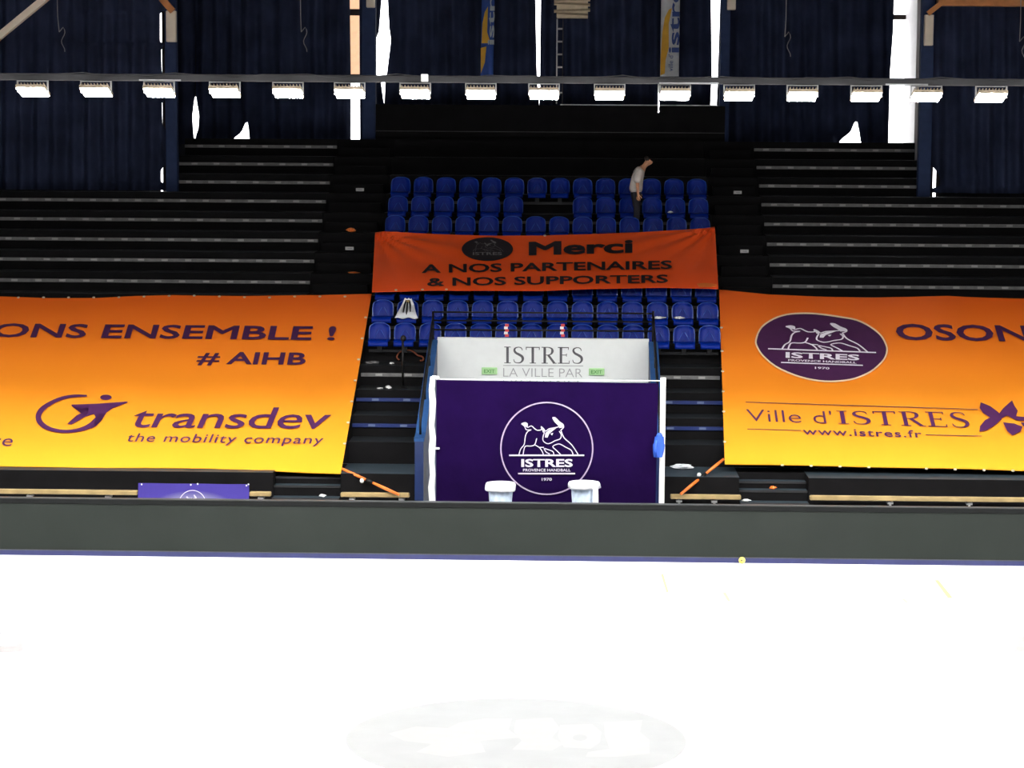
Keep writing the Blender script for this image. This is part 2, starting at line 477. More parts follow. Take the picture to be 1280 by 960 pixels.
for q in ([(826, 718), (829, 717), (836, 740), (833, 741)], [(903, 741), (907, 740), (914, 752), (910, 752)],
          [(1168, 725), (1173, 725), (1191, 747), (1185, 748)], [(1127, 749), (1130, 748), (1136, 754), (1133, 754)]):
    lay('floor_tape', poly2d(q), FS, 0.003, 'tape_yellow', fl)

# ------------------------------------------------------------------ windows behind the curtains
YW = YF - 0.02
def window(i, px0, px1, z0, z1, splits=(), warm=(), bar=0.03):
    a = atY(px0, 60, YW).x; b = atY(px1, 60, YW).x
    W = thing('window_%d' % i, None, None, ((a + b) / 2, YW, z0)); W['kind'] = 'structure'
    zs = [z0] + list(splits) + [z1]
    for k in range(len(zs) - 1):
        MB().box(a, b, YW - 0.04, YW, zs[k] + 0.01, zs[k + 1] - 0.01).build('pane', 'daylight_warm' if k in warm else 'daylight', W)
    fr = MB()
    for z in zs: fr.box(a - 0.05, b + 0.05, YW - 0.08, YW, z - bar, z + bar)
    fr.box(a - 0.06, a, YW - 0.08, YW, z0, z1); fr.box(b, b + 0.06, YW - 0.08, YW, z0, z1)
    fr.build('window_frame', 'dark_brown', W)
zt = lambda y: atY(640, y, YW).z
window(1, 200, 203, 5.0, 11.5)
window(2, 236, 318, 6.4, 8.2)
window(3, 425, 462, 6.8, 11.5, (zt(98), zt(16.5)), (1, 2), 0.075)
window(4, 468, 494, 6.8, 11.5)
window(5, 664, 682, 6.8, 11.5)
window(6, 882, 903, 6.8, 11.5)
window(7, 1050, 1090, 6.4, 8.0)
window(8, 1104, 1139, 6.6, 11.5, (zt(19),), (), 0.06)
window(9, 1169.5, 1173.5, 5.0, 7.0)
# white jamb to the right of the widest gap
a = atY(1131.5, 60, YF - 0.1).x; b = atY(1153, 60, YF - 0.75).x
jm = MB(); vs = []
for z in (6.3, 11.8): vs += [(a, YF - 0.10, z), (b - 0.12, YF - 0.62, z), (b, YF - 0.62, z), (b, YF - 0.10, z)]
jm.add(vs, [(3, 2, 1, 0), (4, 5, 6, 7), (0, 1, 5, 4), (1, 2, 6, 5), (2, 3, 7, 6), (3, 0, 4, 7)])
struct('trim_1', jm, 'reveal')

# ------------------------------------------------------------------ curtains
ZTOP = 11.6
def interp(poly, y):
    if y <= poly[0][0]: return poly[0][1]
    for (y0, x0), (y1, x1) in zip(poly, poly[1:]):
        if y <= y1: return x0 + (x1 - x0) * (y - y0) / max(y1 - y0, 1e-6)
    return poly[-1][1]
def curtain(label, Y, left, right, bottom, top=-90, fold=11.0, amp=0.10, hem=None):
    """left/right: [(y,x)] edges, bottom: [(x,y)] hem line, all in picture pixels on the plane Y"""
    ph = random.random() * 6
    xl, xr = left[0][1], right[0][1]
    nu = max(10, int(abs(xr - xl) / 2.2)); nv = 120
    bt = [(x, y) for x, y in bottom]
    mb = MB()
    def fn(u, v):
        xm = xl + (xr - xl) * u
        yb = interp(bt, xm) if len(bt) > 1 else bt[0][1]
        y = yb + (top - yb) * v
        l = interp(left, y); r = interp(right, y)
        x = l + (r - l) * u
        p = atY(x, y, Y)
        wv = math.sin(x / fold * 2 * math.pi * 0.55 + ph + 0.8 * math.sin(x * 0.045)) + 0.5 * math.sin(x / fold * 2 * math.pi * 0.23 + 1.7 * ph)
        p.y += amp * wv * (1.0 - 0.35 * v)
        return p
    mb.grid(fn, nu, nv)
    x0 = atY((xl + xr) / 2, bt[len(bt) // 2][1], Y)
    o = mb.build('curtain', 'curtain', None, x0, smooth=True)
    return tag(o, label, 'curtain', 'navy curtains along the back wall')
YC = rowY(14) + 0.24
curtain('wide navy side curtain hanging left of the blue pillar', rowY(11) - 0.14, [(0, -260), (300, -260)],
        [(0, 206), (14, 206), (15, 199.5), (52, 199.5), (54, 207), (62, 201), (90, 202), (98, 207), (126, 207), (128, 202), (157, 203), (160, 208), (206, 208), (212, 200.5), (227, 200.5), (230, 208), (240, 208)], [(-260, 235), (208, 238)])
curtain('wide navy side curtain hanging right of the blue pillar', rowY(11) - 0.14,
        [(0, 1160), (205, 1163), (213, 1169), (222, 1174), (232, 1174), (236, 1164), (240, 1164)], [(0, 1560), (240, 1560)], [(1160, 241), (1560, 244)])
curtain('narrow navy curtain beside the left blue pillar', YC, [(0, 214), (200, 214)], [(0, 245), (120, 244), (128, 242.5), (145, 240), (160, 241), (170, 242), (180, 243)], [(214, 180), (245, 180)])
curtain('navy curtain with lifted hem left of the white column', YC, [(0, 243), (55, 244), (86, 244), (120, 244), (128, 245), (145, 248.5), (160, 247), (170, 243.5), (180, 243)], [(0, 437), (90, 438), (180, 438)],
        [(243, 180), (288, 180), (293, 172), (299, 166), (304, 154), (307, 153), (310, 165), (312, 172), (313, 180), (438, 180)])
curtain('navy curtain right of the white column', YC, [(0, 449.5), (180, 450.5)], [(0, 477), (40, 474), (50, 470), (92, 470), (100, 476), (125, 479), (130, 480)], [(449, 180), (486, 180)])
curtain('navy curtain behind the blue hanging flag', YC, [(0, 485), (35, 487), (50, 489), (60, 488), (92, 484), (100, 482), (127, 480.5), (135, 480)], [(0, 669.5), (80, 671), (96, 671.5), (110, 672), (130, 674)], [(480, 180), (674, 180)])
curtain('navy curtain behind the ladder and white flag', YC, [(0, 676), (85, 675), (110, 675), (130, 674)], [(0, 889), (90, 890), (140, 888)], [(674, 180), (889, 180)])
curtain('navy curtain with lifted hem right of the dark parapet', YC, [(0, 900), (90, 897), (100, 897), (140, 895), (180, 895)], [(0, 1117), (40, 1116), (90, 1113), (180, 1111)],
        [(895, 184), (1052, 184), (1058, 174), (1068, 165), (1074, 152), (1077, 152), (1080, 166), (1081, 174), (1083, 184), (1116, 184)])

# pillars
def pillar(px0, px1, Y, zb, label, boxpx=None, group='navy pillars along the back wall', boxlabel=None):
    a = atY(px0, 120, Y).x; b = atY(px1, 120, Y).x
    P = thing('pillar', label, 'pillar', ((a + b) / 2, Y, zb), group)
    MB().bevbox(a, b, Y - 0.12, Y + 0.12, zb, 12.8, 0.012).build('shaft', 'pillar_navy', P)
    if boxpx:
        p0 = atY(boxpx[0], boxpx[3], Y - 0.24); p1 = atY(boxpx[2], boxpx[1], Y - 0.24)
        B = thing('wall_box', boxlabel, 'box', ((p0.x + p1.x) / 2, Y - 0.2, p0.z), 'beige boxes on the pillars')
        MB().bevbox(p0.x, p1.x, Y - 0.30, Y - 0.121, p0.z, p1.z, 0.012).build('casing', 'box_beige', B)
        MB().box(p0.x + 0.05, p1.x - 0.05, Y - 0.125, Y - 0.1, p0.z + .1, p1.z - .1).build('mounting_plate', 'steel_dark', B)
YP = rowY(11) - 0.1
pillar(207.5, 222, YP, treadZ(10), 'blue pillar at the left end of the tall curtain bay', (208, 13.5, 220, 52.5), boxlabel='beige box on the pillar at left above the third floodlight')
pillar(1149, 1165, YP, treadZ(10), 'blue pillar at the right end beside the bright window gap', (1155, 18.5, 1167, 57), boxlabel='beige box on the pillar right of the bright window gap')
pillar(453, 470, rowY(14) - 0.27, treadZ(13), 'navy pillar between the white column and a bright slit', (458, -12, 468.5, 9.5), boxlabel='small beige box at the top edge near the white column')
pillar(899, 911, rowY(14) - 0.27, treadZ(13), 'navy pillar right of the white and yellow flag', (909, -14, 920, 12.5), boxlabel='small beige box at the top edge right of the white flag')

# timber at the roof line
def beam(label, pts, Y, hpx, m, dep=0.3):
    a, b = [atY(x, y, Y) for x, y in pts]
    d = (b - a).normalized(); n = Vector((-d.z, 0, d.x)) * (hpx / F_PX * Y / 2)
    mb = MB(); vs = []
    for yy in (-dep / 2, dep / 2):
        for p in (a - n, b - n, b + n, a + n): vs.append(p + Vector((0, yy, 0)))
    mb.add(vs, [(0, 1, 2, 3), (7, 6, 5, 4), (0, 4, 5, 1), (1, 5, 6, 2), (2, 6, 7, 3), (3, 7, 4, 0)])
    o = mb.build('roof_beam', m, None, (a + b) / 2); tag(o, label, 'beam')
beam('pale diagonal roof brace in the upper left corner', [(-60, 94), (110, -46)], rowY(8), 8, 'box_beige', 0.2)
beam('orange glued timber beam along the upper right corner', [(1172, -6), (1560, -4)], YP - 0.25, 26, 'wood_orange', 0.3)
beam('short orange timber strut above the left beige box', [(202, -2), (216, 14)], YP - 0.35, 8, 'wood_orange', 0.12)
beam('short orange timber strut above the right beige box', [(1184, -2), (1160, 17)], YP - 0.35, 6, 'wood_orange', 0.12)

# ------------------------------------------------------------------ grandstand
XWL, XWR = -5.45, 4.12      # inner ends of the wing blocks
XCL, XCR = -4.12, 2.98      # centre block
def step_box(n, x0, x1, dz=0.0):
    return MB().box(x0, x1, rowY(n), rowY(n) + T, treadZ(n) - RISE, treadZ(n) + dz)
def stand(label, rows, x0, x1, rails, hi_x=None):
    S = thing('grandstand_block', label, 'grandstand', ((x0 + x1) / 2, rowY(rows[0]), treadZ(rows[0]) - RISE))
    for n in rows:
        a, b = x0, x1
        if hi_x and n > 10: a, b = hi_x
        st = MB()
        st.box(a, b, rowY(n), rowY(n) + T, treadZ(n) - RISE, treadZ(n))
        st.build('step', 'stand_black', S)
        if n < 13: MB().box(a + 0.01, b - 0.01, rowY(n) + 0.06, rowY(n) + T - 0.002, treadZ(n), treadZ(n) + 0.006).build('tread_mat', 'tread', S)
        if n in rails:
            m, pm, ra, rb, xs = rails[n]
            ra = a if ra is None else ra; rb = b if rb is None else rb
            R = MB().bevbox(ra, rb, rowY(n) - 0.035, rowY(n) + 0.002, rowZ(n) - 0.036, rowZ(n) + 0.036, 0.006).build('seat_rail', m, S)
            proto = None
            if xs is None:
                xs = []; q = (math.floor(ra / 0.5) + 1) * 0.5 - 0.11
                while q < rb - 0.12:
                    if q > ra + 0.08: xs.append(q)
                    q += 0.5
            for q in xs:
                if proto is None:
                    bx = S.location.x; by = S.location.y; bz = S.location.z
                    me = MB().box(-0.065, 0.065, -0.008, 0.004, -0.022, 0.022)
                    proto = bpy.data.meshes.new('number_plate'); proto.from_pydata([tuple(p) for p in me.v], [], me.f); proto.materials.append(MATS[pm])
                o = bpy.data.objects.new('number_plate', proto); link(o); o.parent = R
                o.location = (q - S.location.x, rowY(n) - 0.036 - S.location.y, rowZ(n) + 0.004 - S.location.z)
    return S
G = ('rail_grey', 'plate_light', None, None, None)
BL_ = lambda a, b: ('rail_blue', 'plate_blue', None, None, [a, b])
xl13 = atY(224, 190, rowY(12)).x; xr13 = atY(1150, 190, rowY(12)).x
stand('dark bleacher rows with grey rails left of the blue seats', list(range(-1, 14)), -15.0, XWL, {n: G for n in range(4, 14)}, (xl13, XWL))
stand('dark bleacher rows with grey rails right of the blue seats', list(range(-1, 14)), XWR, 13.0, {n: G for n in range(4, 14)}, (XWR, xr13))
VL, VR = atY(546, 470, 45.2).x, atY(811, 470, 45.2).x     # vomitory inside
VLo, VRo = VL - 0.16, VR + 0.16
stand('dark centre bleacher rows carrying the blue seats', list(range(3, 14)), XCL, XCR, {})
gl = lambda ra, rb: ('rail_grey', 'plate_light', ra, rb, [ra + 0.35, rb - 0.35])
stand('short dark seatless rows left of the white wall', [-1, 0, 1, 2], XCL, VLo, {0: BL_(-3.75, -3.15), 1: BL_(-3.75, -3.15), 2: gl(XCL + 0.02, VLo - 0.03)})
stand('short dark seatless rows right of the white wall', [-1, 0, 1, 2], VRo, XCR, {0: BL_(1.85, 2.45), 1: BL_(1.85, 2.45), 2: gl(VRo + 0.03, XCR - 0.12)})
def aisle(label, x0, x1):
    S = thing('aisle_stair', label, 'stairs', ((x0 + x1) / 2, rowY(-1), treadZ(-1) - RISE), 'dark aisle stairs beside the blue seats')
    for n in range(-1, 14):
        MB().box(x0, x1, rowY(n), rowY(n) + T, treadZ(n) - RISE, treadZ(n)).build('step', 'stand_black', S)
        if n < 13:
            MB().box(x0 + 0.1, x1 - 0.1, rowY(n) + T - 0.36, rowY(n) + T - 0.002, treadZ(n), treadZ(n) + RISE / 2).build('half_step', 'stand_black', S)
aisle('dark aisle stair left of the blue seats', XWL + 0.005, XCL - 0.005)
aisle('dark aisle stair right of the blue seats', XCR + 0.005, XWR - 0.005)

# front gangway with stair recesses and the concrete front
ZG = treadZ(-1) - RISE - 0.005
YG = atZ(640, 594, ZG).y
YR = rowY(-1)
pxX = lambda px, Y, y=600: atY(px, y, Y).x
NL = (pxX(341, YG), pxX(426, YG)); NR = (pxX(924, YG), pxX(1011, YG))
gw = MB()
for a, b in ((-15, NL[0]), (NL[1], VLo), (VRo, NR[0]), (NR[1], 13)): gw.box(a, b, YG, YR, 0.0, ZG)
for a, b in (NL, NR): gw.box(a, b, YG + 0.62, YR, 0.0, ZG)
gwo = struct('front_gangway', gw, 'stand_black'); tag(gwo, 'dark raised gangway along the foot of the stand', None)
gm = MB()
for a, b in ((-15, NL[0]), (NL[1], VLo), (VRo, NR[0]), (NR[1], 13)): gm.box(a, b, YG + 0.01, YR - 0.01, ZG, ZG + 0.005)
gm.build('gangway_mat', 'gangway', gwo)
for (a, b), lab in ((NL, 'dark recessed stair below the left orange banner'), (NR, 'dark recessed stair below the right orange banner')):
    S = thing('front_stair', lab, 'stairs', ((a + b) / 2, YG + 0.3, 0), 'recessed front stairs')
    for k, (ya, yb, zz) in enumerate(((YG - 0.25, YG + 0.05, ZG - 0.42), (YG + 0.05, YG + 0.33, ZG - 0.24), (YG + 0.33, YG + 0.615, ZG - 0.12))):
        MB().box(a + 0.01, b - 0.01, ya, yb, 0.0, zz - 0.004).build('step', 'stand_black', S)
        MB().box(a + 0.015, b - 0.015, ya + 0.02, yb, zz - 0.004, zz).build('tread_mat', 'gangway', S)
        MB().box(a + 0.012, b - 0.012, ya - 0.012, ya + 0.02, zz - 0.03, zz + 0.006).build('nosing', 'steel_dark', S)

# vomitory: blue side walls with pale caps, white end wall
YV0, YV1 = YG - 0.12, 45.30
for s, (xa, xb), lab in ((-1, (VLo, VL), 'sloping blue side wall left of the purple backdrop'), (1, (VR, VRo), 'sloping blue side wall right of the purple backdrop')):
    W = thing('tunnel_side_wall', lab, 'wall', ((xa + xb) / 2, YV0, 0), 'blue side walls of the tunnel entrance')
    zf = atY(530, 552, YV0).z; zb = atY(544, 428, YV1).z
    prof = [(YV0, 0), (YV1, 0), (YV1, zb), (YV0 + 0.35, zf + 0.05), (YV0, zf)]
    vs = [(x, y, z) for x in (xa + 0.002, xb - 0.002) for y, z in prof]; n = 5
    MB().add(vs, [tuple(range(n)), tuple(range(2 * n - 1, n - 1, -1))] + [(i, (i + 1) % n + 0, (i + 1) % n + n, i + n) for i in range(n)]).build('panel', 'wall_blue', W)
    cp = MB(); h = 0.05
    for (ya, za), (yb, zb_) in (((YV0 - 0.01, zf), (YV0 + 0.35, zf + 0.05)), ((YV0 + 0.35, zf + 0.05), (YV1, zb))):
        vs = [(x, y, z + o) for x in (xa - 0.01, xb + 0.01) for (y, z) in ((ya, za), (yb, zb_)) for o in (0, h)]
        cp.add(vs, [(0, 1, 3, 2), (4, 6, 7, 5), (0, 4, 5, 1), (2, 3, 7, 6), (1, 5, 7, 3), (0, 2, 6, 4)])
    cp.build('cap', 'cap_blue', W)
    # handrail climbing along the wall
    rl = MB(); xm = (xa + xb) / 2
    p0 = Vector((xm, YV0 + 0.3, zf + 0.05)); p1 = Vector((xm, YV1 + 0.05, zb + 0.55))
    rl.tube([p0, p0 + Vector((0, 0.02, 0.45)), p1], 0.022, 8)
    rl.tube([p0 + (p1 - p0) * 0.02 + Vector((0, 0, .2)), p1 + Vector((0, 0, -0.28))], 0.014, 6)
    for k in (0.35, 0.7): 
        q = p0 + Vector((0, 0.02, 0.45)) + (p1 - p0 - Vector((0, 0.02, 0.45))) * k
        zc = zf + 0.05 + (zb - zf - 0.05) * k
        rl.tube([q, (q.x, q.y, zc)], 0.016, 6)
    rl.build('handrail', 'black_plastic', W, smooth=True)
WB = thing('tunnel_end_wall', 'white wall reading ISTRES above the purple backdrop', 'wall', ((VL + VR) / 2, YV1, 0))
S_w = vplane(YV1 - 0.012)
zwt = atY(680, 423, YV1).z
MB().box(VL + 0.003, VR - 0.003, YV1 - 0.01, YV1 + 0.14, 0, zwt).build('panel', 'white_board', WB)
lay('lettering', fit(serif_word('ISTRES', 0.1), (630.3, 454.2), (728.8, 455), 21), S_w, 0.006, 'ink_grey', WB)
lay('underline', ribbon2d([(629, 456.8), (729, 457.4)], 0.9), S_w, 0.006, 'ink_light', WB)
for sh in words('LA VILLE PAR', (629, 470.8), (728, 471.6), 10.8, bold=-0.012): lay('lettering', sh, S_w, 0.006, 'ink_light', WB)
lay('lettering', fit(text2d('EXCELLENCE', -0.012), (629, 484.5), (728, 485), 10.8), S_w, 0.006, 'ink_light', WB)
for (x0, x1, y0, y1), lab in (((602, 621.5, 459.5, 468), 'green exit sign left of the grey lettering'), ((736, 755.5, 460.5, 469), 'green exit sign right of the grey lettering')):
    p0 = atY(x0, y1, YV1 - 0.05); p1 = atY(x1, y0, YV1 - 0.05)
    E_ = thing('exit_sign', lab, 'sign', ((p0.x + p1.x) / 2, YV1 - 0.05, p0.z), 'exit signs on the white wall')
    MB().bevbox(p0.x, p1.x, YV1 - 0.055, YV1 - 0.011, p0.z, p1.z, 0.008).build('casing', 'exit_green', E_)
    lay('lettering', fit(text2d('EXIT', 0.02), (x0 + 3, y1 - 1.8), (x1 - 3, y1 - 1.7), 4.6), vplane(YV1 - 0.056), 0.004, 'exit_print', E_)
# black guard rail above the white wall
GR = thing('guard_rail', 'black guard rail behind the top of the white wall', 'railing', ((VL + VR) / 2, YV1 + 0.2, zwt))
yg = YV1 + 0.08
for py in (390, 400.5, 412):
    p = atY(541.5, py, yg); q = atY(816.5, py + 2, yg)
    MB().tube([p, q], 0.016, 8).build('rail', 'black_plastic', GR, smooth=True)
for px in (541.5, 816.5):
    p = atY(px, 389, yg); MB().tube([p, (p.x, p.y, zwt - 0.4)], 0.022, 8).build('post', 'black_plastic', GR, smooth=True)
for px, lab in ((633, 'left red and white tape scrap tied on the guard rail'), (703, 'right red and white tape scrap tied on the guard rail')):
    S = thing('tape_scrap', lab, 'tape', atY(px, 421, yg - 0.03), 'striped tape on the guard rail')
    for k in range(5):
        a = atY(px + (-1) ** k * 0.6, 405 + 3.2 * k, yg - 0.035)
        MB().box(a.x - 0.035, a.x + 0.035, a.y - 0.012, a.y + 0.01, a.z - 0.05, a.z).build('stripe', 'paper' if k % 2 else 'tape_red', S)

# ------------------------------------------------------------------ blue seats
def make_seat():
    S = thing('stadium_seat', 'x', 'seat', (0, 0, 0), 'blue seats in the centre block')
    # backrest: bent sheet, rounded top, sides curling forward
    def hw(v):
        if v < 0.5: return 0.205 + 0.008 * v
        q = (v - 0.5) / 0.5
        return 0.209 * (1 - 0.10 * q - 0.22 * q ** 6)
    def back(u, v, o):
        a = 2 * u - 1; q = hw(v) * a
        y = 0.045 + 0.075 * v - 0.055 * abs(a) ** 3 - 0.02 * max(0, v - 0.86) / 0.14
        y -= 0.012 * math.exp(-((abs(a) - 0.45 * (1 - v)) / 0.10) ** 2) * (1 if v < 0.85 else 0)
        return Vector((q, y - o, 0.20 + 0.345 * v - (0.028 * abs(a) ** 3 if v > 0.7 else 0) * (v - 0.7) / 0.3))
    MB().slab(back, 14, 10, 0.022).build('backrest', 'seat_blue', S, smooth=True)
    rm = MB()  # thin pale tubes tracing the highlights on edge and ridges
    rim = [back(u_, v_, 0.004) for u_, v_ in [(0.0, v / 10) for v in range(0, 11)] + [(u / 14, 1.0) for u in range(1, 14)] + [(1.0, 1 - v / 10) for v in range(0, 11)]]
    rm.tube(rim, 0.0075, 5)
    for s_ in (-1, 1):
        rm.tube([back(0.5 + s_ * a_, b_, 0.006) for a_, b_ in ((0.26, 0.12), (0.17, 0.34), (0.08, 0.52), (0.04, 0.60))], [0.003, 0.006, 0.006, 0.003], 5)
    rm.build('highlight_rim', 'seat_highlight', S, smooth=True)
    def pan(u, v, o):
        a = 2 * u - 1; x = 0.205 * a * (1 - 0.06 * v)
        # v: 0 at the back, 1 under the front lip
        if v < 0.75:
            q = v / 0.75; y = 0.05 - 0.40 * q; z = 0.225 - 0.03 * math.sin(q * math.pi) + 0.02 * abs(a) ** 3
            return Vector((x, y, z + o))
        q = (v - 0.75) / 0.25
        ang = q * math.pi / 2
        y = -0.35 - 0.05 * math.sin(ang); z = 0.225 - 0.105 * q ** 1.3 + 0.02 * abs(a) ** 3 * (1 - q)
        return Vector((x, y - o * math.sin(ang), z + o * math.cos(ang)))
    MB().slab(pan, 10, 12, 0.02).build('seat_pan', 'seat_blue', S, smooth=True)
    br = MB().box(-0.03, 0.03, -0.25, 0.02, 0.12, 0.17).box(-0.045, 0.045, -0.03, 0.02, -0.03, 0.2)
    br.build('bracket', 'bracket_dark', S)
    return S
ROWS = {10: 'the top seat row', 9: 'the second seat row from the top', 8: 'the row above the Merci banner',
        5: 'the row just below the Merci banner', 4: 'the second lowest seat row', 3: 'the lowest seat row'}
seat0 = make_seat(); first = True
XS0 = -0.553
for n, rl in ROWS.items():
    for k in range(14):
        if n == 9 and k in (6, 7): continue
        x = XS0 - 3.25 + 0.5 * k
        loc = (x, rowY(n) - 0.036, rowZ(n) + 0.005)
        if first: o = seat0; o.location = loc; WLOC[o.name] = Vector(loc); first = False
        else: o = copy_tree(seat0, loc)
        side = (ORD[k] + ' from the left') if k < 7 else (ORD[13 - k] + ' from the right')
        side = side.replace('first from the left', 'leftmost').replace('first from the right', 'rightmost')
        o['label'] = 'blue plastic seat, %s in %s' % (side, rl)
# rails under the seats of the centre block
for n in ROWS:
    o = MB().bevbox(XCL + 0.1, XCR - 0.1, rowY(n) - 0.03, rowY(n) - 0.001, rowZ(n) - 0.03, rowZ(n) + 0.03, 0.006).build('seat_beam', 'bracket_dark', None, ((XCL + XCR) / 2, rowY(n), rowZ(n)))
    tag(o, 'dark mounting beam under ' + ROWS[n], 'beam', 'mounting beams of the blue seats')

# dark parapet behind the centre block
yp = rowY(14) - 0.45
p0 = atY(470, 150, yp); p1 = atY(906, 150, yp); zt_ = atY(690, 131.5, yp).z
PP = thing('parapet', 'black parapet along the top of the centre block', 'parapet', ((p0.x + p1.x) / 2, yp, treadZ(13)))
MB().box(p0.x, p1.x, yp - 0.06, yp + 0.06, treadZ(13), zt_).build('panel', 'stand_black', PP)
q0 = atY(700, 131, yp - 0.05).x; q1 = atY(897, 133, yp - 0.05).x
MB().bevbox(q0, q1, yp - 0.09, yp - 0.03, zt_, zt_ + 0.025, 0.005).build('top_rail', 'steel', PP)
for py in (165, 184):
    z = atY(690, py, yp - 0.07).z
    if z > treadZ(13) + 0.02: MB().box(p0.x, p1.x, yp - 0.075, yp - 0.061, z - 0.008, z + 0.008).build('ledge', 'steel_dark', PP)

# ------------------------------------------------------------------ banners
sl = RISE / T
def slope_plane(zoff): return Plane((0, rowY(0), treadZ(0) + zoff), (0, -sl, 1))
S_big = slope_plane(0.09)
S_mer = slope_plane(rowZ(0) + 0.005 + 0.57 - treadZ(0) - 0.02)
def sheet(P, surf, top, bot, nu, nv, m, th=0.012, wav=0.0, pleat=0.0):
    """top/bot: pixel polylines with equal point counts, left to right"""
    def pl(poly, u):
        k = u * (len(poly) - 1); i = min(int(k), len(poly) - 2); q = k - i
        return (poly[i][0] + (poly[i + 1][0] - poly[i][0]) * q, poly[i][1] + (poly[i + 1][1] - poly[i][1]) * q)
    def fn(u, v, o):
        a = pl(bot, u); b = pl(top, u)
        x = a[0] + (b[0] - a[0]) * v; y = a[1] + (b[1] - a[1]) * v
        pw = 0.0
        if pleat:
            for cx, cy in (top[0], top[-1]):
                d = math.hypot(x - cx, (y - cy) * 2.2); an = math.atan2((y - cy) * 2.2, abs(x - cx))
                pw += pleat * math.sin(an * 17 + 0.6) * math.exp(-d / 75) * min(1, d / 12)
        return surf.pt(x, y, o + pw + wav * math.sin(9 * u + 5 * v) * math.sin(3.1 * v + 6 * u))
    mb = MB().slab(fn, nu, nv, th)
    return mb.build('cloth', m, P, smooth=False)
def eyelets(P, surf, pts):
    me = None
    for x, y in pts:
        c = surf.pt(x, y, 0.012)
        if me is None:
            mb = MB().lathe([(0.012, -0.006), (0.030, -0.006), (0.030, 0.004), (0.014, 0.006)], (0, 0, 0), 8)
            me = bpy.data.meshes.new('eyelet'); me.from_pydata([tuple(p) for p in mb.v], [], mb.f); me.materials.append(MATS['eyelet'])
        o = bpy.data.objects.new('eyelet', me); link(o); o.parent = P
        o.location = c - WLOC[P.name]; o.rotation_euler = (math.atan(sl), 0, 0)
LEAN = 0.00056
# left banner
c0 = S_big.pt(200, 585)
BLn = thing('sponsor_banner', 'big orange banner reading ENSEMBLE and transdev on the left rows', 'banner', c0)
zb, zt2 = S_big.pt(640, 588).z - c0.z, S_big.pt(640, 369).z - c0.z
STOPS = [(0.0, (0.92, 0.42, 0.020)), (0.5, (0.92, 0.265, 0.012)), (1.0, (0.92, 0.135, 0.009))]
gradient_mat('big_orange', STOPS, zb, zt2)
topL = [(-90, 369.5), (0, 370.5), (60, 372), (120, 372), (170, 370), (215, 368.5), (300, 369.5), (400, 369), (464.5, 367.5)]
botL = [(-190, 581), (-60, 582.5), (30, 583.5), (100, 584), (180, 584.5), (250, 585.5), (320, 587), (380, 590), (426, 592)]
sheet(BLn, S_big, topL, botL, 48, 20, 'big_orange', wav=0.012)
P_ = lambda name, sh, off=0.022, m='print_purple': lay(name, sh, S_big, off, m, BLn)
for sh in words('ONS ENSEMBLE !', (-12, 422.5), (418, 426.5), 17.5, LEAN, 0.020): P_('lettering', sh)
for sh in words('# AIHB', (244, 457.8), (381, 458.8), 17, LEAN, 0.022): P_('lettering', sh)
P_('lettering', fit(text2d('transdev', 0.004, 0.1, 0.95), (163, 535.5), (411, 537.5), 26.5, LEAN), m='print_violet')
for sh in words('the mobility company', (157, 556.5), (403, 559.5), 14, LEAN, 0.004, 0.1, 1.1): P_('lettering', sh, m='print_violet')
P_('lettering', fit(text2d('ce'), (-13, 558), (14, 559), 9.5, LEAN), m='print_violet')
z8 = lambda p: (30 + p[0] / 3.2, 480 + p[1] / 3.2)
rg = [(252, 51, 7), (205, 51, 11), (150, 61, 13), (100, 84, 16), (68, 110, 20), (58, 138, 22), (72, 165, 20), (110, 185, 15), (165, 193, 12), (220, 187, 14), (262, 172, 20), (292, 150, 26), (315, 122, 20)]
rg = smooth2d([(*z8(q), q[2] / 3.2) for q in rg], 4)
P_('emblem', merge(ribbon2d([(a, b) for a, b, c in rg], [c for a, b, c in rg]),
    poly2d([z8(q) for q in [(190, 86), (300, 82), (416, 73), (412, 79), (356, 100), (330, 118), (312, 148), (288, 172), (268, 182), (284, 158), (288, 138), (280, 124)]]),
    poly2d([z8(q) for q in [(190, 86), (280, 124), (246, 134), (190, 166), (174, 163), (210, 130), (262, 105), (250, 96), (192, 93)]]),
    poly2d([z8(q) for q in ell(328, 57, 23, 11, 20)])), m='print_violet')
ex = []
for i in range(14): 
    x = 23 + 31.4 * i; ex.append((x, 372.4 - 2.6 * max(0, 1 - abs(x - 230) / 90) + (0 if x < 350 else -1.2)))
ex += [(463 - 36.5 * q - 1.5, 371 + 219 * q) for q in (0.12, 0.24, 0.36, 0.48, 0.6, 0.72, 0.84)]
eyelets(BLn, S_big, ex)
# right banner
c1 = S_big.pt(1100, 582)
BRn = thing('sponsor_banner', 'big orange banner with purple bull emblem on the right rows', 'banner', c1)
gradient_mat('big_orange_right', STOPS, S_big.pt(640, 588).z - c1.z, S_big.pt(640, 369).z - c1.z)
topR = [(899, 362), (960, 368), (1020, 370), (1090, 371.5), (1140, 371), (1185, 369.5), (1230, 371.5), (1280, 373.5), (1380, 374)]
botR = [(906, 580), (960, 581), (1030, 582.5), (1090, 583.5), (1150, 584.5), (1210, 586), (1280, 588), (1360, 589), (1470, 591)]
sheet(BRn, S_big, topR, botR, 48, 20, 'big_orange_right', wav=0.012)
Q_ = lambda name, sh, off=0.022, m='print_purple': lay(name, sh, S_big, off, m, BRn)
out = [(95, 300), (125, 215), (180, 160), (270, 112), (370, 88), (500, 82), (620, 90), (760, 110), (900, 136), (1010, 190), (1090, 255), (1130, 320), (1144, 380), (1118, 452), (1040, 530), (950, 580), (850, 612), (700, 628), (550, 615), (400, 575), (250, 505), (150, 420), (105, 350)]
z6 = lambda x, y: (930 + x / 6.4, 380 + y / 6.4)
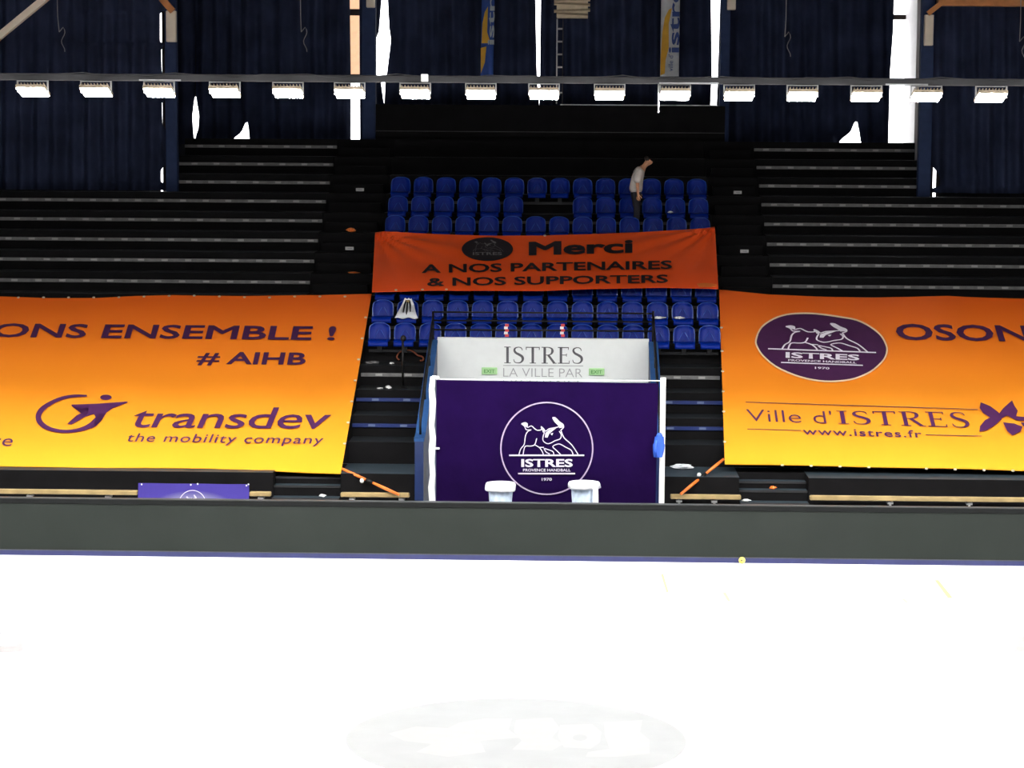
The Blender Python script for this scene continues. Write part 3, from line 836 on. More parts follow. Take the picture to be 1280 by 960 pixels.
o2 = [z6(a, b) for a, b in smooth2d(out, 3, True)]
Q_('emblem_disc', poly2d(o2), 0.020, 'print_purple')
Q_('emblem_border', ribbon2d(o2, 2.0, True), 0.024, 'cream_line')
bm = lambda x, y: z6(192 + (x - 312) * 863 / 633, 367 + (x - 312) / 633 * 31 + (y - 533) * 0.69)
Q_('emblem', bull(bm, 10), 0.028, 'print_white')
Q_('lettering', fit(text2d('OSON', 0.022), (1122, 426), (1289, 428.5), 20.5, LEAN))
for sh in words("Ville d'", (934, 527.8), (1041, 530.6), 15.8, LEAN, -0.012): Q_('lettering', sh, m='print_violet')
Q_('lettering', fit(serif_word('ISTRES', 0.12), (1048, 530.8), (1213, 536.2), 16.2, LEAN, 20), m='print_violet')
Q_('underline', ribbon2d([(932, 503.8), (1222, 512.8)], 0.8), m='print_violet')
Q_('underline', ribbon2d([(934, 537.4), (1001, 539.2)], 0.8), m='print_violet')
Q_('underline', ribbon2d([(1157, 544.6), (1227, 546.2)], 0.8), m='print_violet')
Q_('lettering', fit(text2d('www.istres.fr', 0.010, 0, 1.12), (1004, 544.6), (1153, 548.4), 9.2, LEAN), m='print_violet')
z4 = lambda q: (960 + q[0] / 4, 440 + q[1] / 4)
Q_('emblem', merge(*[poly2d([z4(q) for q in p]) for p in (
    [(1063, 256), (1110, 275), (1150, 305), (1168, 326), (1165, 345), (1110, 332), (1075, 310), (1058, 285)],
    [(1110, 332), (1165, 342), (1132, 372), (1095, 395), (1056, 403), (1060, 375), (1085, 345)],
    [(1152, 316), (1176, 285), (1220, 246), (1232, 275), (1248, 298), (1240, 326), (1196, 322), (1166, 336)],
    [(1196, 322), (1240, 326), (1300, 330), (1300, 350), (1240, 346)],
    [(1174, 356), (1230, 362), (1272, 378), (1262, 402), (1222, 422), (1196, 400)],
    [(1262, 356), (1310, 360), (1310, 385), (1276, 376)])]), m='print_violet')
eyelets(BRn, S_big, [(x, 582.2 + (x - 980) * 0.024) for x in (978, 1014, 1050, 1086, 1158, 1194, 1230, 1266)] + [(906.5 - 6 * q, 578 - 210 * q) for q in (0.12, 0.3, 0.42, 0.54, 0.66, 0.8)])
# thank-you banner
c2 = S_mer.pt(680, 362)
BM = thing('thank_you_banner', 'red-orange banner reading Merci draped across the blue seats', 'banner', c2)
topM = [(469, 290.5), (510, 292), (560, 293.5), (620, 294.8), (680, 294.5), (740, 292.5), (800, 290), (850, 287), (893.5, 283.5)]
botM = [(465, 365), (510, 363.8), (560, 363), (620, 363), (680, 363), (740, 361), (800, 359.5), (850, 359), (898, 361)]
sheet(BM, S_mer, topM, botM, 110, 30, 'merci_orange', wav=0.006, pleat=0.045)
M_ = lambda name, sh, off=0.03, m='print_black': lay(name, sh, S_mer, off, m, BM)
M_('lettering', fit(text2d('Merci', 0.035), (661, 321), (791, 317.6), 17.2))
for sh in words('A NOS PARTENAIRES', (527, 343), (840, 337.8), 10.8, 0, 0.022): M_('lettering', sh)
for sh in words('& NOS SUPPORTERS', (534, 359.3), (835, 355), 10.4, 0, 0.022): M_('lettering', sh)
M_('emblem_disc', poly2d(ell(609.2, 312.6, 32, 14.8)), 0.024)
M_('emblem', bull(lambda x, y: (609.2 + (x - 630) * 0.076, 316.5 + (y - 533) * 0.047), 5, False, False), 0.034, 'print_grey')
M_('lettering', fit(text2d('ISTRES', 0.02), (591, 320.6), (627.5, 320.6), 3.6), 0.034, 'print_grey')
MB().slab(lambda u, v, o: S_mer.pt(874 + 22 * u - 3 * v * (1 - u), 360.5 - (5 - 3 * abs(u - .4)) * v, 0.04 + o), 6, 2, 0.01).build('folded_corner', 'strap_orange', BM)
eyelets(BM, S_mer, [(482, 291.5), (681, 295), (495, 363), (528, 362.6), (558, 362.3)])

# ratchet straps tying the big banners down, loose straps hanging on the aisle steps
def strap(label, pts, m='strap_orange', wd=0.030, buckle=True):
    S = thing('strap', label, 'strap', pts[-1], 'orange straps of the banners')
    a, b = pts
    d = (b - a); L = d.length
    def seg(t0, t1, name, mm, r):
        MB().tube([a + d * t0, a + d * (t0 + t1) / 2, a + d * t1], [r * 0.8, r, r * 0.8], 8).build(name, mm, S, smooth=True)
    if buckle:
        seg(0, 0.42, 'webbing', m, wd); seg(0.42, 0.54, 'buckle', 'black_plastic', wd * 1.1); seg(0.54, 1, 'webbing', m, wd)
        k = a + d * 0.45 + Vector((-0.1, -0.04, 0))
        MB().sphere(k, 0.04, 0.03, 0.045, 8, 6).build('clip', 'white_paint', S, smooth=True)
    else: seg(0, 1, 'webbing', m, wd)
YRAIL = YG - 0.15
strap('orange strap tying down the left banner', (S_big.pt(428, 594, 0.14), atY(499, 618.5, YRAIL - 0.16)))
strap('orange strap tying down the right banner', (S_big.pt(904, 582, 0.14), atY(851, 617.5, YRAIL - 0.16)))

# ------------------------------------------------------------------ wooden rail in front of the gangway
def wood_rail(label, x0, x1, y0, y1, braces):
    a = atY(x0, y0, YRAIL); b = atY(x1, y1, YRAIL); z = (a.z + b.z) / 2
    R = thing('wooden_rail', label, 'rail', ((a.x + b.x) / 2, YRAIL, z - 0.4), 'wooden rails along the gangway front')
    MB().bevbox(a.x, b.x, YRAIL - 0.06, YRAIL + 0.06, z - 0.04, z + 0.04, 0.012).build('board', 'wood_pale', R)
    for px in braces:
        x = atY(px, 620, YRAIL).x
        MB().tube([(x, YRAIL, 0.0), (x, YRAIL, z - 0.03)], 0.022, 8).build('post', 'steel', R, smooth=True)
        MB().box(x - 0.05, x + 0.05, YRAIL - 0.03, YG + 0.001, z - 0.10, z - 0.06).build('brace', 'steel', R)
wood_rail('long pale wooden rail at the far left front', -120, 172.5, 612.5, 616, (37, 135))
wood_rail('short wooden rail right of the small violet banner', 312, 339, 617, 617.5, (326,))
wood_rail('short wooden rail under the left orange strap', 426, 512, 618, 619, (440, 502))
wood_rail('short wooden rail under the right orange strap', 838, 926, 620.5, 621.5, (849, 893))
wood_rail('long pale wooden rail at the far right front', 1012, 1400, 622, 626, (1113, 1212))
def glow_print(name, inner, outer, r0, r1):
    m = mat(name, outer, 0.6, var=0.0); nt = m.node_tree; b = nt.nodes['Principled BSDF']
    tc = nt.nodes.new('ShaderNodeTexCoord'); mp = nt.nodes.new('ShaderNodeMapping'); mp.inputs['Scale'].default_value = (0.75, 0.0, 1.6)
    ln = nt.nodes.new('ShaderNodeVectorMath'); ln.operation = 'LENGTH'
    nt.links.new(tc.outputs['Object'], mp.inputs[0]); nt.links.new(mp.outputs[0], ln.inputs[0])
    mr = nt.nodes.new('ShaderNodeMapRange'); mr.inputs[1].default_value = r0; mr.inputs[2].default_value = r1
    cr = nt.nodes.new('ShaderNodeValToRGB'); cr.color_ramp.elements[0].color = (*inner, 1); cr.color_ramp.elements[1].color = (*outer, 1)
    nt.links.new(ln.outputs['Value'], mr.inputs[0]); nt.links.new(mr.outputs[0], cr.inputs[0]); nt.links.new(cr.outputs[0], b.inputs['Base Color'])
    return m
glow_print('banner_violet_glow', (0.5, 0.5, 0.6), (0.05, 0.032, 0.27), 0.1, 0.62)
# small violet banner on the rail
YBN = YRAIL - 0.10
VB = thing('small_banner', 'small violet banner with white circle hanging on the left rail', 'banner', atY(242, 640, YBN))
S_v = vplane(YBN - 0.01)
b0, b1 = atY(173, 604, YBN), atY(311, 605, YBN); zbt = b0.z
MB().slab(lambda u, v, o: Vector((b0.x + (b1.x - b0.x) * u - (0.03 * (1 - v) if u < .5 else 0.0), YBN - o + 0.012 * math.sin(u * 14), zbt - 0.75 + 0.75 * v + 0.0)), 20, 4, 0.01).build('cloth', 'banner_violet_glow', VB)
S_v = vplane(YBN - 0.035)
lay('emblem_ring', ribbon2d(ell(240.5, 630.5, 17, 17.5), 0.9, True), S_v, 0.0, 'print_white', VB)
lay('emblem', bull(lambda x, y: (240.5 + (x - 630) * 0.036, 630.5 + (y - 460) * 0.048), 12, False, False), S_v, 0.0, 'print_white', VB)
for px, py in ((177, 605.5), (238.5, 606), (247, 605), (308, 607), (310.5, 605.5)):
    c = atY(px, py, YBN - 0.03); MB().sphere(c, 0.016, 0.008, 0.016, 8, 4).build('eyelet', 'white_paint', VB)

# ------------------------------------------------------------------ purple backdrop with posts, tables
YBD = YB + 1.15
BD = thing('backdrop', 'purple backdrop with white bull emblem between white posts', 'backdrop', (atY(683, 640, YBD).x, YBD, 0))
S_b = vplane(YBD - 0.012)
k0, k1, k2 = atY(545.5, 475, YBD), atY(823, 477, YBD), atY(819, 626, YBD)
MB().slab(lambda u, v, o: Vector((k0.x + (k1.x - (k1.x - k2.x) * (1 - v) - k0.x) * u, YBD - o + 0.004 * math.sin(11 * u + 3 * v), 0.25 + (k0.z - 0.25 - 0.02 * u) * v)), 30, 10, 0.01).build('cloth', 'purple_cloth', BD)
S_b = vplane(YBD - 0.018)
lay('emblem_ring', ribbon2d(ell(683.5, 560.5, 57.4, 57.4, 72), 1.7, True), S_b, 0.0, 'print_lilac', BD)
lay('emblem', bull(lambda x, y: (590 + x / 6.737, 490 + y / 6.737), 7.5), S_b, 0.002, 'print_soft', BD)
for px, r, top, wob in ((540.5, 0.055, 471, 0.012), (829, 0.05, 472, 0.0)):
    p = atY(px, top, YBD); pts = []
    for i in range(15):
        z = p.z * i / 14; pts.append((p.x + wob * math.sin(i * 2.3), YBD, z))
    po = MB().tube(pts, [r * (1 + (0.12 * math.sin(i * 1.7) if wob else 0)) for i in range(15)], 12).build('post', 'white_paint', BD, smooth=True)
    MB().lathe([(0.25, 0.0), (0.25, 0.02), (0.08, 0.03), (0.06, 0.06)], (p.x, YBD, 0), 20).build('foot', 'white_paint', po)
p = atY(542, 469.5, YBD); MB().bevbox(p.x - 0.03, p.x + 0.10, YBD - 0.03, YBD + 0.03, p.z - 0.06, p.z, 0.01).build('clamp', 'white_paint', BD)
p = atY(541, 560, YBD); MB().bevbox(p.x, p.x + 0.12, YBD - 0.04, YBD - 0.015, p.z - 0.02, p.z + 0.015, 0.004).build('arm', 'white_paint', BD)
p = atY(545, 474, YBD); q = atY(828, 476, YBD)
MB().tube([p, q], 0.009, 8).build('crossbar', 'white_paint', BD, smooth=True)

def table(label, px, rpx, ytop, ov):
    Yt = YB + 0.62
    c = atY(px, ytop, Yt); r = rpx / F_PX * Yt; z = c.z
    Tt = thing('cocktail_table', label, 'table', (c.x, Yt, 0), 'white cocktail tables')
    MB().lathe([(0.02, 0.02), (0.03, z - 0.04)], (c.x, Yt, 0), 10).build('leg', 'steel', Tt)
    MB().lathe([(0.24, 0.0), (0.24, 0.015), (0.04, 0.03), (0.03, 0.05)], (c.x, Yt, 0), 20).build('base', 'steel', Tt)
    MB().lathe([(r * .5, z - 0.05), (r, z - 0.045), (r, z - 0.02), (r * .5, z - 0.012)], (c.x, Yt, 0), 28).build('top', 'white_paint', Tt)
    cl = MB().lathe([(r * 1.04, z - 0.10 - ov), (r * 1.05, z - 0.10), (r * 1.04, z - 0.03), (r * 0.98, z), (r * 0.4, z + 0.004)], (c.x, Yt, 0), 36,
               lambda i, a: (0.05 * math.sin(a * 3 + px) + 0.03 * math.sin(a * 7)) * (1.0 if i < 2 else 0.2)).build('cloth_top', 'white_cloth', Tt, smooth=True)
    MB().lathe([(r * 0.62, 0.12), (r * 0.66, 0.5), (r * 0.74, 0.9), (r * 0.84, z - 0.06)], (c.x, Yt, 0), 48,
               lambda i, a: 0.07 * math.sin(a * 11 + px) * (1.2 - 0.2 * i)).build('skirt', 'pale_blue_cloth', Tt, smooth=True)
    return Tt, c, r, Yt
table('white draped cocktail table left of the emblem foot', 626, 18.5, 603.5, 0.03)
t2, c, r, Yt = table('white draped cocktail table right of the emblem foot', 730, 19.5, 602.5, 0.0)
x = atY(744.5, 610, Yt).x
MB().slab(lambda u, v, o: Vector((x + (u - 0.5) * (0.13 - 0.05 * v), Yt - r * 0.72 - 0.05 + 0.03 * v - o + 0.01 * math.sin(u * 9), 0.55 + (c.z - 0.58) * v)), 6, 6, 0.01).build('cloth_tail', 'white_cloth', t2, smooth=True)

# blue jacket hung on the right post
jp = atY(823.5, 571, YBD - 0.08)
JK = thing('jacket', 'blue jacket hanging on the right white post', 'jacket', (jp.x, YBD - 0.1, jp.z))
def jk(u, v, o):
    a = 2 * math.pi * u; wv = 0.075 + 0.03 * math.sin(v * 2.6) + 0.008 * math.sin(5 * a)
    cx = jp.x + 0.02 * v - 0.015
    return Vector((cx + wv * math.cos(a) * (0.85 if v > .6 else 1), YBD - 0.12 + 0.05 * math.sin(a), jp.z + 0.36 * v))
MB().grid(lambda u, v: jk(u, v, 0), 16, 10).build('body', 'jacket_blue', JK, smooth=True)
MB().sphere((jp.x + 0.005, YBD - 0.12, jp.z + 0.37), 0.055, 0.05, 0.06, 10, 8).build('hood', 'jacket_blue', JK, smooth=True)
MB().tube([(jp.x - 0.05, YBD - 0.16, jp.z + 0.3), (jp.x - 0.07, YBD - 0.17, jp.z + 0.15), (jp.x - 0.05, YBD - 0.16, jp.z + 0.02)], [0.03, 0.035, 0.03], 8).build('sleeve', 'jacket_blue', JK, smooth=True)

# ------------------------------------------------------------------ barrier along the court
BA = thing('barrier', 'long dark grey-green perimeter board along the court edge', 'barrier', (-1, YB, 0))
zB = atY(640, 628.5, YB).z
MB().box(-15, 14, YB, YB + 0.10, 0.10, zB - 0.10).build('board', 'barrier', BA)
MB().bevbox(-15, 14, YB - 0.012, YB + 0.13, zB - 0.10, zB - 0.012, 0.008).build('top_rail', 'barrier_rail', BA)
MB().box(-15, 14, YB + 0.0, YB + 0.12, zB - 0.012, zB).build('top_edge', 'barrier_edge', BA)
MB().box(-15, 14, YB - 0.006, YB + 0.10, 0.085, 0.10).build('bottom_trim', 'barrier_edge', BA)
MB().box(-15, 14, YB - 0.01, YB + 0.10, 0.0, 0.085).build('kickboard', 'kick_blue', BA)
c = atY(927.5, 697, YB - 0.07)
BA2 = thing('ball', 'small yellow ball lying at the foot of the barrier', 'ball', (c.x, YB - 0.07, 0))
MB().sphere((c.x, YB - 0.07, 0.058), 0.058, 0.055, 0.058, 14, 10).build('shell', 'ball_yellow', BA2, smooth=True)
MB().sphere((c.x - 0.008, YB - 0.116, 0.066), 0.016, 0.012, 0.018, 8, 6).build('patch', 'dark_brown', BA2, smooth=True)

# ------------------------------------------------------------------ floodlight beam
YL = 36.5
zbm = atY(640, 99.5, YL).z
LB = thing('light_beam', 'long dark beam carrying the row of floodlights', 'beam', (-1.2, YL, zbm - 0.06))
MB().bevbox(XL, XR, YL - 0.05, YL + 0.05, zbm - 0.055, zbm + 0.055, 0.01).build('bar', 'steel_dark', LB)
cb = MB(); pts = [(-15 + i * 0.35, YL - 0.07, zbm + 0.045 + 0.02 * math.sin(i * 1.3) + 0.012 * math.sin(i * 3.1)) for i in range(84)]
cb.tube(pts, 0.007, 5).build('power_cable', 'steel_dark', LB, smooth=True)
for x0, x1, y in ((174, 226, 98), (824, 898, 105), (1107, 1160, 105.5)):
    a = atY(x0, y, YL - 0.06); b = atY(x1, y, YL - 0.06)
    MB().box(a.x, b.x, YL - 0.075, YL - 0.051, zbm - 0.055, zbm - 0.03).build('cross_bar', 'steel', LB)
a = atY(531, 98, YL - 0.06)
JB = MB().bevbox(a.x - 0.055, a.x + 0.055, YL - 0.15, YL - 0.051, a.z - 0.055, a.z + 0.065, 0.01).build('junction_box', 'white_paint', LB)
a = atY(823, 109, YL - 0.07); b = atY(823, 141, YL - 0.07)
tag(MB().tube([(a.x, YL - 0.07, zbm - 0.055), b], 0.01, 6).build('hanging_rod', 'steel', None, b), 'thin grey rod hanging from the beam below the white flag', 'rod')
TILT = math.radians(17)
def floodlight():
    L = thing('floodlight', 'x', 'lamp', (0, 0, 0), 'floodlights on the beam')
    # origin at the pivot; head tilted towards the court
    ct, st = math.cos(TILT), math.sin(TILT)
    def hd(x, y, z): return Vector((x, y * ct + z * st, -y * st + z * ct - 0.05))
    def hbox(x0, x1, y0, y1, z0, z1, name, m, par):
        vs = [hd(x, y, z) for z in (z0, z1) for y in (y0, y1) for x in (x0, x1)]
        return MB().add(vs, [(0, 2, 3, 1), (4, 5, 7, 6), (0, 1, 5, 4), (2, 6, 7, 3), (0, 4, 6, 2), (1, 3, 7, 5)]).build(name, m, par)
    H = hbox(-0.225, 0.225, -0.21, 0.21, 0.0, 0.05, 'housing', 'lamp_body', L)
    for k in range(9):
        x = -0.2 + 0.05 * k; hbox(x - 0.006, x + 0.006, -0.18, 0.18, 0.05, 0.09, 'cooling_fin', 'lamp_body', H)
    hbox(-0.21, 0.21, -0.195, 0.195, -0.012, 0.0, 'lens', 'lamp_led', L)
    br = MB()
    for s in (-1, 1): br.box(s * 0.235 - 0.008, s * 0.235 + 0.008, -0.03, 0.03, -0.06, 0.125)
    br.box(-0.243, 0.243, -0.03, 0.03, 0.11, 0.127)
    br.build('bracket', 'steel', L)
    return L
lamp_px = [41, 120, 199, 281, 360, 437, 519, 601, 680, 762, 844, 924, 1003, 1083, 1158, 1239]
L0 = floodlight(); first = True
zl = zbm - 0.055 - 0.127
for k, px in enumerate(lamp_px):
    x = atY(px, 110, YL).x; loc = (x, YL, zl)
    if first: o = L0; o.location = loc; WLOC[o.name] = Vector(loc); first = False
    else: o = copy_tree(L0, loc)
    o['label'] = 'bright floodlight, %s of the row under the dark beam' % ((ORD[k] + ' from the left' if k else 'leftmost') if k < 8 else (ORD[15 - k] + ' from the right' if k < 15 else 'rightmost'))
xf = atY(41, 110, YL).x; xlst = atY(1239, 110, YL).x
for k in range(1, 11):
    for x in (xf - k, xlst + k):
        o = copy_tree(L0, (x, YL, zl)); o['label'] = 'floodlight of the same row further along the beam beyond the view'
# ceiling lamps over the court, unseen and added as fill light
def fill_lamp():
    L = thing('fill_ceiling_lamp', 'square ceiling lamp added as fill over the court above the view', 'lamp', (0, 0, 0), 'added ceiling lamps over the court')
    MB().bevbox(-0.45, 0.45, -0.45, 0.45, 0.0, 0.12, 0.02).build('housing', 'lamp_body', L)
    MB().box(-0.4, 0.4, -0.4, 0.4, -0.02, 0.0).build('lens', 'fill_led', L)
    MB().tube([(0, 0, 0.12), (0, 0, 1.0)], 0.02, 6).build('stem', 'steel_dark', L)
    sk = MB(); g = 0.46  # skirt added to keep the fill light off the upper rows
    sk.box(-g, g, -g, -g + 0.02, -0.10, 0.0).box(-g, g, g - 0.02, g, -0.10, 0.0).box(-g, -g + 0.02, -g + 0.02, g - 0.02, -0.10, 0.0).box(g - 0.02, g, -g + 0.02, g - 0.02, -0.10, 0.0)
    sk.build('cutoff_skirt', 'black_plastic', L)
    return L
b0_ = fill_lamp(); first = True
for iy, yy in enumerate((10, 17, 24, 31)):
    for ix in range(8):
        loc = (-17.5 + 5 * ix, yy, ZC - 1.0)
        if first: b0_.location = loc; first = False
        else: copy_tree(b0_, loc)

# ------------------------------------------------------------------ flags, ladder, louvre, hanging cables
YFl = YC - 0.75
def flag(label, x0, x1, base, ybot, quadtxt, yellow, ink):
    c = atY((x0 + x1) / 2, ybot, YFl)
    Fg = thing('hanging_flag', label, 'flag', c, 'hanging flags behind the floodlights')
    def fn(u, v, o):
        y = ybot + (-60 - ybot) * v; p = atY(x0 + (x1 - x0) * u + 2.5 * v, y, YFl); p.y += 0.03 * math.sin(6 * u + 4 * v) - o; return p
    MB().slab(fn, 8, 20, 0.008).build('cloth', base, Fg, smooth=True)
    S = vplane(YFl - 0.05)
    lay('print', merge(*[poly2d(p) for p in yellow]), S, 0.0, 'flag_yellow', Fg)
    for txt, TLx, BLx, ys, ye, bold in quadtxt:
        v, f = text2d(txt, bold)
        a0 = min(p[0] for p in v); a1 = max(p[0] for p in v); d0 = min(p[1] for p in v); d1 = max(p[1] for p in v)
        q = [(BLx + (TLx - BLx) * (yy - d0) / (d1 - d0) + 2.5 * ((ybot - (ys + (ye - ys) * (xx - a0) / (a1 - a0))) / (ybot + 60)), ys + (ye - ys) * (xx - a0) / (a1 - a0)) for xx, yy in v]
        lay('lettering', (q, f), S, 0.006, ink, Fg)
    MB().tube([atY(x0, -60, YFl), atY(x1 + 4, -60, YFl)], 0.02, 6).build('pole', 'steel', Fg)
flag('blue and yellow hanging flag reading istres', 600.5, 616.5, 'flag_blue', 96, [('istres', 609, 617, 56, -40, 0.02)],
     [[(602, 54), (603, 30), (606, 15), (610, 8), (609, 40), (612, 50), (610, 54)], [(601, 92), (601, 60), (608, 58), (606, 78)]], 'flag_pale')
flag('white and yellow hanging flag reading ville d\'istres', 825, 848.5, 'flag_white', 95.5, [('istres', 835.5, 848.5, 66, -36, 0.02), ("ville d'", 835, 841, 89, 68, 0.0)],
     [[(825.5, 94), (826, 70), (828, 40), (831, 22), (836, 12), (840, 10), (836, 30), (836, 60), (832, 75), (831, 92)]], 'flag_ink')
# ladder below the louvred unit
YLd = YC - 0.72
a = atY(696.5, 22, YLd); b = atY(696.5, 160, YLd); a2 = atY(703.8, 22, YLd)
LD = thing('ladder', 'slim grey wall ladder below the beige louvred unit', 'ladder', b)
for q in (a, ): MB().bevbox(q.x - 0.015, q.x + 0.015, YLd - 0.02, YLd + 0.02, zt_ + 0.03, q.z - 0.03, 0.004).build('stile', 'steel', LD)
MB().bevbox(a2.x - 0.01, a2.x + 0.01, YLd - 0.02, YLd + 0.02, zt_ + 0.03, a.z - 0.03, 0.004).build('stile', 'steel_dark', LD)
for py in (36, 52, 68, 84, 100, 116):
    z = atY(700, py, YLd).z; MB().box(a.x, a2.x, YLd - 0.014, YLd + 0.014, z - 0.02, z + 0.02).build('rung', 'plate_light', LD)
p0 = atY(692.5, 22, YLd - 0.2); p1 = atY(738, -30, YLd - 0.2)
LV = thing('louvred_unit', 'beige louvred ventilation unit at the top edge above the ladder', 'ventilator', ((p0.x + p1.x) / 2, YLd - 0.2, p0.z))
MB().box(p0.x + 0.06, p1.x - 0.05, YLd - 0.18, YLd + 0.2, p0.z, p1.z).build('casing', 'slat_beige', LV)
for k in range(8):
    za = p0.z + 0.02 + 0.115 * k
    vs = []
    for x, dz in ((p0.x + (0.06 if k == 0 else 0), 0.03 * (-1) ** k), (p1.x - (0.05 if k == 0 else 0), 0.0)):
        vs += [(x, YLd - 0.26, za + dz), (x, YLd - 0.19, za + 0.05 + dz), (x, YLd - 0.19, za + 0.075 + dz), (x, YLd - 0.26, za + 0.025 + dz)]
    MB().add(vs, [(0, 1, 2, 3), (7, 6, 5, 4), (0, 4, 5, 1), (1, 5, 6, 2), (2, 6, 7, 3), (3, 7, 4, 0)]).build('slat', 'slat_beige', LV)
for label, x0, x1, y1 in (('thin looped cable hanging at upper left before the side curtain', 70, 74, 40), ('thin looped cable hanging left of the white column', 375, 376.5, 40),
                          ('thin looped cable hanging near the right lifted hem', 984, 981, 46), ('thin looped cable hanging at the far right edge', 1277, 1274.5, 52)):
    Yc = rowY(10)
    C = thing('hanging_cable', label, 'cable', atY(x1, y1 + 24, Yc), 'looped cables hanging from the roof')
    q = [atY(x0, -70, Yc), atY((x0 + x1) / 2, y1 / 2, Yc), atY(x1, y1, Yc)]
    MB().tube(q, 0.01, 5).build('wire', 'cable_grey', C)
    loop = [atY(x1 + 5 + 2.2 * math.sin(i * 0.9), y1 - 6 + 3.4 * i, Yc + 0.03 * math.cos(i * .9)) for i in range(10)]
    MB().tube([q[-1]] + loop, 0.009, 5).build('loop', 'cable_grey', C)

# ------------------------------------------------------------------ person standing in the second seat row
def skinned(name, nodes, edges, m, parent, sub=2):
    me = bpy.data.meshes.new(name); base = WLOC[parent.name]
    me.from_pydata([tuple(Vector(p[:3])) for p in nodes], edges, []); me.update()
    me.materials.append(MATS[m])
    o = bpy.data.objects.new(name, me); link(o); o.parent = parent; WLOC[o.name] = base
    md = o.modifiers.new('skin', 'SKIN'); md.use_smooth_shade = True
    sv = me.skin_vertices[0].data if me.skin_vertices else None
    if sv is None:
        me.attributes.new('skin', 'FLOAT', 'POINT')
    for i, p in enumerate(nodes):
        r = p[3]; sv[i].radius = r if isinstance(r, tuple) else (r, r)
        sv[i].use_root = (i == 0)
    sm_ = o.modifiers.new('sub', 'SUBSURF'); sm_.levels = sub; sm_.render_levels = sub
    return o
zfeet = treadZ(8)
pp = atY(795, 240, rowY(9) - 0.57)
PR = thing('person', 'person in grey t-shirt and dark trousers bowing the head among the seats', 'person', (pp.x, rowY(9) - 0.57, zfeet + 0.006))
def add_skin_mesh(name, nodes, edges, m, sub=2):
    me = bpy.data.meshes.new(name); me.from_pydata([p[:3] for p in nodes], edges, []); me.update(); me.materials.append(MATS[m])
    o = bpy.data.objects.new(name, me); link(o); o.parent = PR; WLOC[o.name] = WLOC[PR.name]
    md = o.modifiers.new('skin', 'SKIN'); md.use_smooth_shade = True
    for i, p in enumerate(nodes):
        sv = me.skin_vertices[0].data[i]; r = p[3]; sv.radius = r if isinstance(r, tuple) else (r, r); sv.use_root = (i == 0)
    s_ = o.modifiers.new('sub', 'SUBSURF'); s_.levels = sub; s_.render_levels = sub
    return o
# local frame: +x is the facing direction (to the right in the picture), y away from the camera, z up from the tread
H = 0.86
body = [(0.0, 0, 0.90, (0.13, 0.11)), (0.0, 0, 1.05, (0.13, 0.105)), (0.03, 0, 1.22, (0.15, 0.11)), (0.09, 0, 1.36, (0.14, 0.10)), (0.15, 0, 1.43, 0.06), (0.20, 0, 1.48, 0.052),
        (0.245, 0, 1.535, (0.088, 0.098)), (0.285, 0, 1.585, (0.085, 0.090)),                                   # 6,7 head
        (0.07, -0.17, 1.37, 0.055), (0.02, -0.215, 1.12, 0.042), (0.035, -0.20, 0.89, 0.030), (0.04, -0.195, 0.83, (0.022, 0.036)),   # near arm 8-11
        (0.07, 0.17, 1.36, 0.055), (0.02, 0.21, 1.12, 0.042), (0.05, 0.19, 0.92, 0.030), (0.06, 0.185, 0.865, (0.022, 0.036)),      # far arm 12-15
        (0.0, -0.06, 0.82, 0.085), (0.03, -0.06, 0.47, 0.058), (-0.02, -0.065, 0.10, 0.042), (0.10, -0.065, 0.045, 0.035),              # near leg 16-19
        (0.0, 0.06, 0.82, 0.085), (0.03, 0.06, 0.47, 0.058), (-0.02, 0.065, 0.10, 0.042), (0.10, 0.065, 0.045, 0.035),                  # far leg 20-23
        (0.345, 0, 1.535, 0.018), (0.333, 0, 1.512, 0.014)]                                                    # nose 24, mouth 25
edges = [(0, 1), (1, 2), (2, 3), (3, 4), (4, 5), (5, 6), (6, 7), (3, 8), (8, 9), (9, 10), (10, 11), (3, 12), (12, 13), (13, 14), (14, 15),
         (0, 16), (16, 17), (17, 18), (18, 19), (0, 20), (20, 21), (21, 22), (22, 23), (6, 24), (6, 25)]
def finger(bi, off, tip, r=0.0095):
    b = body[bi][:3]; k = len(body)
    q0 = tuple(b[i] + off[i] for i in range(3)); q1 = tuple(q0[i] + tip[i] * 0.5 for i in range(3)); q2 = tuple(q1[i] + tip[i] * 0.5 - (0.006 if i == 1 and False else 0) for i in range(3))
    body.append((*q0, r)); body.append((*q1, r)); body.append((q2[0] + 0.008, q2[1], q2[2], r * 0.85))
    edges.extend([(bi, k), (k, k + 1), (k + 1, k + 2)])
for bi, dx in ((11, 0.0), (15, 0.02)):
    for j, ln in enumerate((0.062, 0.075, 0.07, 0.055)):
        finger(bi, (0.032 - 0.021 * j, 0.0, -0.045), (0.012 + dx, 0.0, -ln))
    finger(bi, (0.04, 0.0, -0.005), (0.028, 0.0, -0.04), 0.0105)
add_skin_mesh('body', body, edges, 'skin')
shirt = [(-0.015, 0, 0.84, (0.19, 0.17)), (0.0, 0, 1.05, (0.175, 0.15)), (0.03, 0, 1.22, (0.18, 0.14)), (0.09, 0, 1.35, (0.165, 0.12)), (0.135, 0, 1.42, (0.09, 0.08)),
         (0.06, -0.18, 1.34, 0.085), (0.0, -0.225, 1.08, 0.10), (0.06, 0.18, 1.34, 0.08), (0.01, 0.215, 1.09, 0.09)]
add_skin_mesh('t_shirt', shirt, [(0, 1), (1, 2), (2, 3), (3, 4), (3, 5), (5, 6), (3, 7), (7, 8)], 'shirt_grey')
